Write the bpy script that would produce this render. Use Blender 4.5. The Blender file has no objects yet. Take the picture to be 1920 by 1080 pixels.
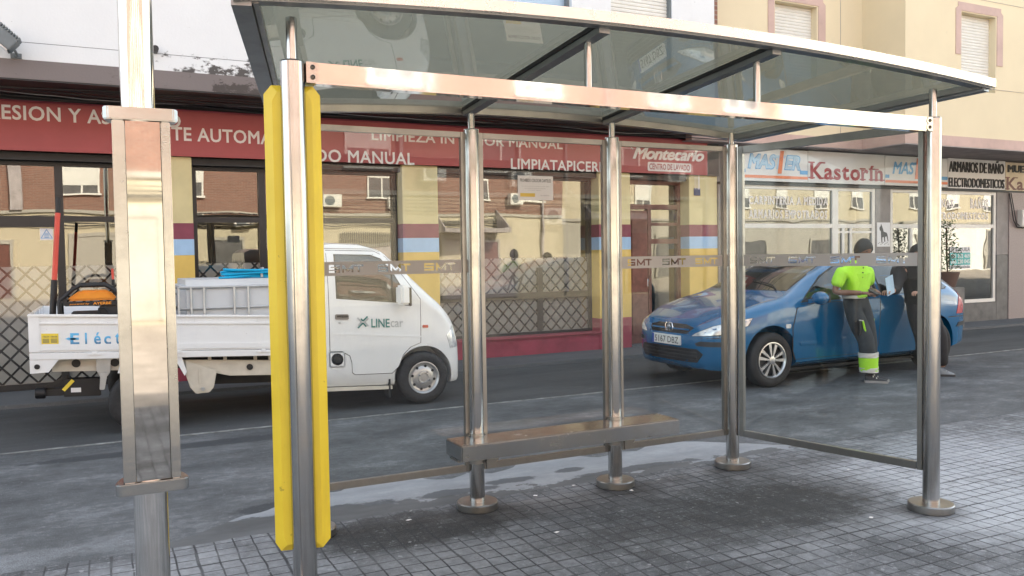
import bpy, bmesh, math, random
import numpy as np
from mathutils import Vector, Matrix
from mathutils.bvhtree import BVHTree
from mathutils.geometry import delaunay_2d_cdt
random.seed(7)
PI = math.pi
SC = bpy.context.scene
COL = SC.collection

# ------------------------------------------------------------------ camera
# world: X runs along the shop fronts, Y towards them, Z up; camera stands at the origin
cam_d = bpy.data.cameras.new('camera'); cam = bpy.data.objects.new('camera', cam_d); COL.objects.link(cam)
cam_d.sensor_width = 36.0; cam_d.lens = 36.0 * 1550 / 1920
cam_d.clip_start = 0.05; cam_d.clip_end = 2000
YAW, PITCH, ROLL = 0.4579, -0.0399, -0.0155
fw = Vector((math.sin(YAW) * math.cos(PITCH), math.cos(YAW) * math.cos(PITCH), math.sin(PITCH)))
r0 = Vector((math.cos(YAW), -math.sin(YAW), 0)); u0 = r0.cross(fw)
rt = math.cos(ROLL) * r0 + math.sin(ROLL) * u0
up = -math.sin(ROLL) * r0 + math.cos(ROLL) * u0
cam.matrix_world = Matrix(((rt.x, up.x, -fw.x, 0), (rt.y, up.y, -fw.y, 0), (rt.z, up.z, -fw.z, 1.55), (0, 0, 0, 1)))
SC.camera = cam

# ------------------------------------------------------------------ sky, sun, exposure
SUN_EL, SUN_AZ = math.radians(35), math.radians(20)      # sun stands behind the shop fronts
world = bpy.data.worlds.new('World'); SC.world = world; world.use_nodes = True
wn = world.node_tree.nodes; wl = world.node_tree.links; wn.clear()
sky = wn.new('ShaderNodeTexSky'); sky.sky_type = 'NISHITA'; sky.sun_disc = False
sky.sun_elevation = SUN_EL; sky.sun_rotation = SUN_AZ; sky.dust_density = 2.0; sky.air_density = 1.0; sky.ozone_density = 1.5
bg = wn.new('ShaderNodeBackground'); bg.inputs['Strength'].default_value = 0.15
wo = wn.new('ShaderNodeOutputWorld'); hs_ = wn.new('ShaderNodeHueSaturation'); hs_.inputs['Saturation'].default_value = .42; tint = wn.new('ShaderNodeMix'); tint.data_type = 'RGBA'; tint.blend_type = 'MULTIPLY'; tint.inputs[0].default_value = 1; tint.inputs[7].default_value = (.98, 1.0, .96, 1)
wl.new(sky.outputs[0], hs_.inputs['Color']); wl.new(hs_.outputs[0], tint.inputs[6]); wl.new(tint.outputs[2], bg.inputs[0]); wl.new(bg.outputs[0], wo.inputs[0])
sun_d = bpy.data.lights.new('sun', 'SUN'); sun_d.energy = 3.0; sun_d.angle = math.radians(0.5); sun_d.color = (1, 0.93, 0.82)
sun = bpy.data.objects.new('sun', sun_d); COL.objects.link(sun); sun.location = (0, 30, 40)
sdir = Vector((math.sin(SUN_AZ) * math.cos(SUN_EL), math.cos(SUN_AZ) * math.cos(SUN_EL), math.sin(SUN_EL)))
sun.rotation_euler = sdir.to_track_quat('Z', 'Y').to_euler()
SC.view_settings.view_transform = 'Standard'; SC.view_settings.look = 'None'
SC.view_settings.exposure = 2.22; SC.view_settings.gamma = 1
SC.cycles.transparent_max_bounces = 24; SC.cycles.max_bounces = 9; SC.cycles.use_denoising = True
SC.cycles.glossy_bounces = 5; SC.cycles.caustics_reflective = False; SC.cycles.caustics_refractive = False

# ------------------------------------------------------------------ materials
class NT:
    def __init__(s, name):
        s.m = bpy.data.materials.new(name); s.m.use_nodes = True
        s.n = s.m.node_tree.nodes; s.l = s.m.node_tree.links; s.n.clear()
        s.out = s.n.new('ShaderNodeOutputMaterial')
    def new(s, t, **kw):
        x = s.n.new(t)
        for k, v in kw.items(): setattr(x, k, v)
        return x
    def put(s, sock, v):
        if hasattr(v, 'links') or hasattr(v, 'is_output'): s.l.new(v, sock)
        else: sock.default_value = v
    def pos(s): return s.new('ShaderNodeNewGeometry').outputs['Position']
    def mapp(s, v, scale, rot=(0, 0, 0), loc=(0, 0, 0)):
        m = s.new('ShaderNodeMapping'); s.l.new(v, m.inputs['Vector'])
        m.inputs['Scale'].default_value = scale; m.inputs['Rotation'].default_value = rot; m.inputs['Location'].default_value = loc
        return m.outputs[0]
    def noise(s, v, scale, detail=4, rough=.6, out='Fac'):
        x = s.new('ShaderNodeTexNoise'); s.l.new(v, x.inputs['Vector'])
        x.inputs['Scale'].default_value = scale; x.inputs['Detail'].default_value = detail; x.inputs['Roughness'].default_value = rough
        return x.outputs[out]
    def ramp(s, f, a, b, ca=(0, 0, 0, 1), cb=(1, 1, 1, 1)):
        x = s.new('ShaderNodeValToRGB'); s.l.new(f, x.inputs[0]); e = x.color_ramp.elements
        e[0].position = a; e[0].color = ca; e[1].position = b; e[1].color = cb
        return x.outputs[0]
    def mix(s, f, a, b, mode='MIX'):
        x = s.new('ShaderNodeMix', data_type='RGBA', blend_type=mode)
        s.put(x.inputs[0], f); s.put(x.inputs[6], c4(a)); s.put(x.inputs[7], c4(b))
        return x.outputs[2]
    def math(s, op, a, b=0.0):
        x = s.new('ShaderNodeMath', operation=op); s.put(x.inputs[0], a); s.put(x.inputs[1], b); return x.outputs[0]
    def bump(s, h, strength=.3, dist=.01):
        x = s.new('ShaderNodeBump'); s.l.new(h, x.inputs['Height'])
        x.inputs['Strength'].default_value = strength; x.inputs['Distance'].default_value = dist
        return x.outputs[0]
    def bsdf(s, col, rough=.5, metal=0., normal=None, coat=0., spec=.5):
        b = s.new('ShaderNodeBsdfPrincipled')
        s.put(b.inputs['Base Color'], c4(col)); s.put(b.inputs['Roughness'], rough); b.inputs['Metallic'].default_value = metal
        b.inputs['Coat Weight'].default_value = coat; b.inputs['Coat Roughness'].default_value = .03
        b.inputs['Specular IOR Level'].default_value = spec
        if normal is not None: s.l.new(normal, b.inputs['Normal'])
        return b
    def end(s, sh): s.l.new(sh.outputs[0], s.out.inputs[0]); return s.m
def c4(c):
    if isinstance(c, (tuple, list)) and len(c) == 3: return (*c, 1)
    return c
def dk(c, k): return tuple(min(1, x * k) for x in c)

def plain(name, col, rough=.5, metal=0., var=.12, scale=6, bump=0., bscale=60, coat=0., spec=.5):
    t = NT(name); p = t.pos()
    n = t.ramp(t.noise(p, scale, 5), .3, .7)
    c = t.mix(n, dk(col, 1 - var), dk(col, 1 + var))
    nr = t.bump(t.noise(p, bscale, 3), bump, .01) if bump else None
    return t.end(t.bsdf(c, rough, metal, nr, coat, spec))

def steel(name, col, rough, dirt=.12, brushed=None):
    t = NT(name); p = t.pos()
    v = t.mapp(p, brushed or (1, 1, 1)); n = t.noise(v, 90, 3)
    d = t.ramp(t.noise(p, 5, 6, .7), .45, .75)
    r = t.math('ADD', t.math('MULTIPLY', n, .03 if not brushed else .14), rough)
    r = t.math('ADD', r, t.math('MULTIPLY', d, dirt))
    c = t.mix(d, col, dk(col, .8))
    return t.end(t.bsdf(c, r, 1.0))

def glass(name, tint, gloss=0., rough=.0, ior=1.5, gcol=(1, 1, 1), wave=0., dust=0.):
    """pane glass: straight-through transparency plus a mirror layer that grows with angle"""
    t = NT(name)
    g = t.new('ShaderNodeNewGeometry')
    iorv = t.new('ShaderNodeMix', data_type='FLOAT'); t.l.new(g.outputs['Backfacing'], iorv.inputs[0])
    iorv.inputs[2].default_value = ior; iorv.inputs[3].default_value = 1 / ior
    fr = t.new('ShaderNodeFresnel'); t.l.new(iorv.outputs[0], fr.inputs['IOR'])
    f = t.math('ADD', t.math('MULTIPLY', fr.outputs[0], 1 - gloss), gloss)
    tr = t.new('ShaderNodeBsdfTransparent'); tr.inputs[0].default_value = (*tint, 1)
    gl = t.new('ShaderNodeBsdfGlossy'); gl.inputs[0].default_value = (*gcol, 1); gl.inputs['Roughness'].default_value = rough
    if wave:
        b = t.bump(t.noise(t.pos(), 1.6, 1), wave, .05); t.l.new(b, gl.inputs['Normal'])
    if dust:                                         # a film of dust that scatters some of the light from above
        tl = t.new('ShaderNodeBsdfTranslucent'); tl.inputs[0].default_value = (.50, .50, .43, 1); ms = t.new('ShaderNodeMixShader'); ms.inputs[0].default_value = dust
        t.l.new(tr.outputs[0], ms.inputs[1]); t.l.new(tl.outputs[0], ms.inputs[2]); tr = ms
    mx = t.new('ShaderNodeMixShader'); t.l.new(f, mx.inputs[0]); t.l.new(tr.outputs[0], mx.inputs[1]); t.l.new(gl.outputs[0], mx.inputs[2])
    return t.end(mx)

def brick_mat(name, c1, c2, mortar, w=.24, h=.07):
    t = NT(name); p = t.pos()
    sx = t.new('ShaderNodeSeparateXYZ'); t.l.new(p, sx.inputs[0])
    cb = t.new('ShaderNodeCombineXYZ'); t.l.new(t.math('ADD', sx.outputs[0], sx.outputs[1]), cb.inputs[0]); t.l.new(sx.outputs[2], cb.inputs[1])
    b = t.new('ShaderNodeTexBrick'); t.l.new(cb.outputs[0], b.inputs['Vector'])
    b.inputs['Color1'].default_value = c4(c1); b.inputs['Color2'].default_value = c4(c2); b.inputs['Mortar'].default_value = c4(mortar)
    b.inputs['Scale'].default_value = 1; b.inputs['Brick Width'].default_value = w; b.inputs['Row Height'].default_value = h
    b.inputs['Mortar Size'].default_value = .009
    return t.end(t.bsdf(b.outputs[0], .85, 0, t.bump(b.outputs['Fac'], -.3, .01)))

def asphalt_mat(name, dark, light, streak=(.35, 1.6, 1), seed=0., lo=.36, hi=.72, stain=.5):
    t = NT(name); p = t.pos()
    v = t.mapp(p, streak, loc=(seed, seed * 1.7, 0))
    big = t.ramp(t.noise(v, 1.3, 8, .68), lo, hi)
    fine = t.noise(p, 140, 3, .7)
    c = t.mix(big, dark, light)
    c = t.mix(t.ramp(fine, .35, .75), dk(dark, .8), c)
    scr = t.ramp(t.noise(t.mapp(p, (1.2, 16, 1), (0, 0, .12)), 3.2, 6, .75), .64, .74)      # scuffs along the lane
    c = t.mix(t.math('MULTIPLY', scr, .55), c, dk(light, 1.25))
    st = t.ramp(t.noise(t.mapp(p, (.8, 1.3, 1), loc=(seed + 4, 2, 0)), 1.7, 5, .6), .62, .70)
    c = t.mix(t.math('MULTIPLY', st, stain), c, dk(dark, .6))
    chew = t.ramp(t.noise(p, 26, 2, .4), .72, .74)
    c = t.mix(t.math('MULTIPLY', chew, .35), c, dk(light, 1.4))
    rough = t.math('SUBTRACT', .82, t.math('MULTIPLY', st, .2))
    h = t.math('ADD', t.noise(p, 170, 4, .7), t.math('MULTIPLY', t.noise(p, 9, 4), .6))
    return t.end(t.bsdf(c, rough, 0, t.bump(h, .35, .008), spec=.35))

def lane_mat(name):
    t = NT(name); p = t.pos(); sx = t.new('ShaderNodeSeparateXYZ'); t.l.new(p, sx.inputs[0])
    near = t.new('ShaderNodeMapRange'); t.l.new(sx.outputs[1], near.inputs[0]); near.inputs[1].default_value = 7.4; near.inputs[2].default_value = 4.7
    leftw = t.new('ShaderNodeMapRange'); t.l.new(sx.outputs[0], leftw.inputs[0]); leftw.inputs[1].default_value = 2.4; leftw.inputs[2].default_value = -.2
    big = t.noise(t.mapp(p, (.8, 1.25, 1)), 1.5, 10, .74)
    k = t.math('ADD', big, t.math('MULTIPLY', near.outputs[0], t.math('ADD', .05, t.math('MULTIPLY', leftw.outputs[0], .07))))
    mid = t.noise(t.mapp(p, (1, 1.4, 1)), 16, 5, .7)
    k = t.math('ADD', k, t.math('MULTIPLY', t.math('SUBTRACT', mid, .5), .28))
    c = t.mix(t.ramp(k, .40, .64), (.078, .081, .084), (.195, .201, .21))
    c = t.mix(t.ramp(k, .58, .78), c, (.36, .375, .395))
    scr = t.ramp(t.noise(t.mapp(p, (1.6, 9, 1), (0, 0, .13)), 5.5, 6, .78), .62, .74); c = t.mix(t.math('MULTIPLY', scr, .45), c, (.33, .34, .355))
    scr2 = t.ramp(t.noise(t.mapp(p, (1.3, 10, 1), (0, 0, -.42), (3, 1, 0)), 4.2, 6, .78), .65, .76); c = t.mix(t.math('MULTIPLY', scr2, .35), c, (.04, .042, .045))
    for a in ((.95, 5.25, .28, .10), (1.25, 5.35, .2, .07), (-.1, 7.3, .5, .10), (.9, 7.35, .8, .12)):
        c = t.mix(t.math('MULTIPLY', blob(t, p, *a, .6, .15), .85), c, (.038, .042, .047))
    fine = t.noise(p, 150, 3, .7); c = t.mix(t.ramp(fine, .30, .62), (.05, .054, .06), c)
    chew = t.ramp(t.noise(p, 34, 3, .6), .66, .70); c = t.mix(t.math('MULTIPLY', chew, .5), c, (.36, .37, .38))
    pit = t.ramp(t.noise(p, 47, 3, .6), .64, .70); c = t.mix(t.math('MULTIPLY', pit, .5), c, (.03, .031, .033))
    h = t.math('ADD', t.noise(p, 160, 4, .7), t.math('MULTIPLY', t.noise(p, 9, 4), .6))
    return t.end(t.bsdf(c, .8, 0, t.bump(h, .4, .008), spec=.35))
def blob(t, p, cx, cy, rx, ry, wob=.5, soft=.15):
    """a stain with a ragged outline of its own"""
    v = t.mapp(p, (1 / rx, 1 / ry, 0), loc=(-cx / rx, -cy / ry, 0))
    ln = t.new('ShaderNodeVectorMath', operation='LENGTH'); t.l.new(v, ln.inputs[0])
    d = t.math('ADD', ln.outputs['Value'], t.math('MULTIPLY', t.math('SUBTRACT', t.noise(p, 5.5, 6, .68), .5), wob * 2))
    x = t.new('ShaderNodeMapRange'); t.l.new(d, x.inputs[0])
    x.inputs[1].default_value = 1 - soft; x.inputs[2].default_value = 1 + soft; x.inputs[3].default_value = 1; x.inputs[4].default_value = 0
    return x.outputs[0]

def tile_mat(name):
    t = NT(name); p = t.pos()
    wv = t.noise(p, 3.0, 2, .5, 'Color'); pv = t.new('ShaderNodeVectorMath', operation='MULTIPLY_ADD')
    t.l.new(wv, pv.inputs[0]); pv.inputs[1].default_value = (.03, .03, 0); t.l.new(p, pv.inputs[2]); q = pv.outputs[0]
    b = t.new('ShaderNodeTexBrick'); b.offset = 0; t.l.new(q, b.inputs['Vector'])
    b.inputs['Scale'].default_value = 1; b.inputs['Brick Width'].default_value = .1; b.inputs['Row Height'].default_value = .1
    b.inputs['Mortar Size'].default_value = .0052; b.inputs['Mortar Smooth'].default_value = .25
    b.inputs['Color1'].default_value = (.115, .12, .128, 1); b.inputs['Color2'].default_value = (.25, .258, .272, 1); b.inputs['Mortar'].default_value = (.19, .19, .2, 1)
    b2 = t.new('ShaderNodeTexBrick'); b2.offset = 0; t.l.new(q, b2.inputs['Vector'])
    b2.inputs['Scale'].default_value = 1; b2.inputs['Brick Width'].default_value = .4; b2.inputs['Row Height'].default_value = .4; b2.inputs['Mortar Size'].default_value = .0085
    big = t.ramp(t.noise(t.mapp(p, (1, 1.4, 1)), 1.25, 9, .74), .44, .64)
    c = t.mix(big, t.mix(.5, b.outputs[0], (.045, .047, .05)), t.mix(.25, b.outputs[0], (.62, .645, .68)))
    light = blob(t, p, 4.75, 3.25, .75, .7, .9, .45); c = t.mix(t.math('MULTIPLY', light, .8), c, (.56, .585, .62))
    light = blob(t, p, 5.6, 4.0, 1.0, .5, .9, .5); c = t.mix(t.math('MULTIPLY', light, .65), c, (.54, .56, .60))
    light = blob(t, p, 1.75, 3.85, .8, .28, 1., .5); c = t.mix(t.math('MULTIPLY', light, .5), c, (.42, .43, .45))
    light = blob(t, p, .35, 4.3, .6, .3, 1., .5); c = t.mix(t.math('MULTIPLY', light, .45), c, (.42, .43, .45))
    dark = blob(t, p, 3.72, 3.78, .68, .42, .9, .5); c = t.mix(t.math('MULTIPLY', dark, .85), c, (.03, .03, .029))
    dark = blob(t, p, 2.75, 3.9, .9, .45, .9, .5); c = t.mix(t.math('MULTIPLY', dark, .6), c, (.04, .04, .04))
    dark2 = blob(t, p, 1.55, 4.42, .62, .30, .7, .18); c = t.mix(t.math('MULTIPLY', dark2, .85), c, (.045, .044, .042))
    sm = blob(t, p, 2.3, 4.45, .5, .16, .9, .2); c = t.mix(t.math('MULTIPLY', sm, .6), c, (.24, .24, .245))
    m1 = t.ramp(t.noise(p, 24, 5, .72), .38, .66); c = t.mix(t.math('MULTIPLY', m1, .55), c, t.mix(.55, c, (.02, .02, .021)))
    m2 = t.ramp(t.noise(p, 41, 4, .7), .55, .68); c = t.mix(t.math('MULTIPLY', m2, .5), c, (.40, .41, .43))
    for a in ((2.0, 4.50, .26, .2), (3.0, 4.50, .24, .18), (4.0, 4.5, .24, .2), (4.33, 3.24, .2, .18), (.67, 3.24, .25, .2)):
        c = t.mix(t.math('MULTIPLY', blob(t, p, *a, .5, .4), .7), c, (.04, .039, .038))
    spots = t.ramp(t.noise(p, 2.6, 7, .75), .60, .70); c = t.mix(t.math('MULTIPLY', spots, .7), c, (.035, .035, .036))
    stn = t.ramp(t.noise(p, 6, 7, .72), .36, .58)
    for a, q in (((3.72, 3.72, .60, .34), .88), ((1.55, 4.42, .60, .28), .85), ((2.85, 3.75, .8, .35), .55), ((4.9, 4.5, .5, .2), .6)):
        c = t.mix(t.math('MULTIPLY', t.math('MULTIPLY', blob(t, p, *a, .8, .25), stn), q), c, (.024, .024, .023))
    fill = t.ramp(t.noise(p, 2.3, 5, .65), .42, .62)                       # joints half filled with dust here and there
    mort = t.math('MULTIPLY', b.outputs['Fac'], t.math('SUBTRACT', 1.0, t.math('MULTIPLY', fill, .55)))
    mort = t.math('MAXIMUM', mort, t.math('MULTIPLY', b2.outputs['Fac'], t.math('MULTIPLY', t.ramp(t.noise(p, 1.3, 3), .4, .62), .8)))
    c = t.mix(mort, c, (.022, .023, .026))
    sp = t.ramp(t.noise(p, 230, 2, .7), .45, .68); c = t.mix(t.math('MULTIPLY', sp, .6), c, t.mix(.5, c, (.36, .36, .38)))
    chew = t.ramp(t.noise(p, 17, 1, .3), .76, .78); c = t.mix(t.math('MULTIPLY', chew, .5), c, (.45, .45, .46))
    h = t.math('SUBTRACT', t.math('MULTIPLY', t.noise(p, 200, 3, .7), .35), mort)
    return t.end(t.bsdf(c, .8, 0, t.bump(h, .55, .006), spec=.35))

def apron_mat(name):
    t = NT(name); p = t.pos()
    n = t.ramp(t.noise(t.mapp(p, (.6, 1.6, 1)), 2.2, 7, .66), .35, .7)
    n2 = t.ramp(t.noise(p, 11, 6, .7), .3, .7); c = t.mix(n, (.25, .262, .28), (.40, .415, .44)); c = t.mix(t.math('MULTIPLY', n2, .35), c, (.19, .198, .21))
    f = t.ramp(t.noise(p, 120, 3), .4, .7); c = t.mix(t.math('MULTIPLY', f, .25), c, (.2, .21, .23))
    for a in ((1.35, 4.95, .26, .12), (1.02, 4.98, .5, .1), (2.45, 5.05, .2, .06), (2.95, 5.1, .12, .05), (2.0, 4.98, .3, .07), (3.4, 4.9, .5, .06)):
        c = t.mix(t.math('MULTIPLY', blob(t, p, *a, 1.0, .12), .85), c, (.085, .09, .098))
    sx = t.new('ShaderNodeSeparateXYZ'); t.l.new(p, sx.inputs[0])
    xr = t.new('ShaderNodeMapRange'); t.l.new(sx.outputs[0], xr.inputs[0]); xr.inputs[1].default_value = 2.2; xr.inputs[2].default_value = 1.0; xr.inputs[3].default_value = 0; xr.inputs[4].default_value = .16
    e = t.math('ADD', t.math('SUBTRACT', t.math('SUBTRACT', sx.outputs[1], 4.87), xr.outputs[0]), t.math('MULTIPLY', t.math('SUBTRACT', t.noise(t.mapp(p, (1, 1.6, 1)), 3.2, 7, .66), .5), .75))
    fl_ = t.new('ShaderNodeMapRange'); t.l.new(e, fl_.inputs[0]); fl_.inputs[1].default_value = .012; fl_.inputs[2].default_value = -.012
    c = t.mix(t.math('MULTIPLY', fl_.outputs[0], .92), c, t.mix(n, (.085, .086, .088), (.135, .137, .14)))
    return t.end(t.bsdf(c, .75, 0, t.bump(t.noise(p, 90, 4), .2, .005), spec=.35))

def dirty_wall(name, col, dirt, zlo=None, zhi=None, amt=.8):
    """painted render; mould gathers in patches between two heights"""
    t = NT(name); p = t.pos()
    n = t.ramp(t.noise(p, 1.1, 6, .6), .3, .75); c = t.mix(n, dk(col, .93), col)
    st = t.ramp(t.noise(t.mapp(p, (3, 3, .35)), 2.2, 5, .7), .58, .85); c = t.mix(t.math('MULTIPLY', st, .22), c, dk(col, .72))
    sp = t.ramp(t.noise(t.mapp(p, (1, 1, .6)), 3.5, 3, .5), .76, .86); c = t.mix(t.math('MULTIPLY', sp, .4), c, dirt)
    if zlo is not None:
        sx = t.new('ShaderNodeSeparateXYZ'); t.l.new(p, sx.inputs[0])
        m = t.new('ShaderNodeMapRange'); t.l.new(sx.outputs[2], m.inputs[0])
        m.inputs[1].default_value = zhi; m.inputs[2].default_value = zlo
        x = t.new('ShaderNodeMapRange'); t.l.new(sx.outputs[0], x.inputs[0]); x.inputs[1].default_value = -.3; x.inputs[2].default_value = .9
        k = t.math('MULTIPLY', m.outputs[0], x.outputs[0])
        k = t.math('MULTIPLY', k, t.ramp(t.noise(p, 1.6, 3), .35, .6))
        d = t.math('ADD', t.noise(t.mapp(p, (1, 1, 1.7)), 5.5, 9, .72), t.math('SUBTRACT', t.math('MULTIPLY', k, .37), .09))
        c = t.mix(t.math('MULTIPLY', t.ramp(d, .585, .66), amt), c, dirt)
    return t.end(t.bsdf(c, .85, 0, t.bump(t.noise(p, 40, 5), .15, .01), spec=.3))

def lettering_fade(name, ca, cb, axis, a, b):
    t = NT(name); sx = t.new('ShaderNodeSeparateXYZ'); t.l.new(t.pos(), sx.inputs[0])
    m = t.new('ShaderNodeMapRange'); t.l.new(sx.outputs[axis], m.inputs[0]); m.inputs[1].default_value = a; m.inputs[2].default_value = b
    return t.end(t.bsdf(t.mix(m.outputs[0], ca, cb), .4))

def paint_mat(name):
    t = NT(name); p = t.pos(); c = t.mix(t.ramp(t.noise(p, 2, 4), .3, .7), (.77, .78, .79), (.82, .83, .84))
    g = t.ramp(t.noise(t.mapp(p, (3, 3, .8)), 2.6, 7, .72), .50, .80); c = t.mix(t.math('MULTIPLY', g, .28), c, (.42, .40, .36))
    sp = t.ramp(t.noise(p, 38, 2, .5), .72, .76); c = t.mix(t.math('MULTIPLY', sp, .35), c, (.30, .28, .25))
    return t.end(t.bsdf(c, t.math('ADD', .22, t.math('MULTIPLY', g, .3)), 0, None, .5))
def film_mat(name, col):
    t = NT(name); fr = t.new('ShaderNodeFresnel'); fr.inputs['IOR'].default_value = 1.6; f = t.math('ADD', t.math('MULTIPLY', fr.outputs[0], .88), .10)
    d = t.new('ShaderNodeBsdfDiffuse'); d.inputs[0].default_value = c4(col); g = t.new('ShaderNodeBsdfGlossy'); g.inputs[0].default_value = (.98, .94, .86, 1); g.inputs['Roughness'].default_value = .03
    mx = t.new('ShaderNodeMixShader'); t.l.new(f, mx.inputs[0]); t.l.new(d.outputs[0], mx.inputs[1]); t.l.new(g.outputs[0], mx.inputs[2]); return t.end(mx)
def yellow_mat(name):
    t = NT(name); p = t.pos(); c = t.mix(t.ramp(t.noise(p, 2.2, 6), .3, .7), (.70, .53, .035), (.80, .63, .055))
    g = t.ramp(t.noise(t.mapp(p, (4, 4, .5)), 3, 6, .7), .55, .75); c = t.mix(t.math('MULTIPLY', g, .3), c, (.42, .33, .07))
    sc = t.ramp(t.noise(t.mapp(p, (26, 26, 2.2)), 3, 4, .7), .68, .72); c = t.mix(t.math('MULTIPLY', sc, .45), c, (.30, .22, .06))
    dn = t.ramp(t.noise(p, 22, 3, .5), .72, .75); c = t.mix(t.math('MULTIPLY', dn, .6), c, (.16, .12, .05))
    return t.end(t.bsdf(c, t.math('ADD', .3, t.math('MULTIPLY', g, .25)), 0, t.bump(t.noise(p, 18, 3), .05, .004)))
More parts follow.
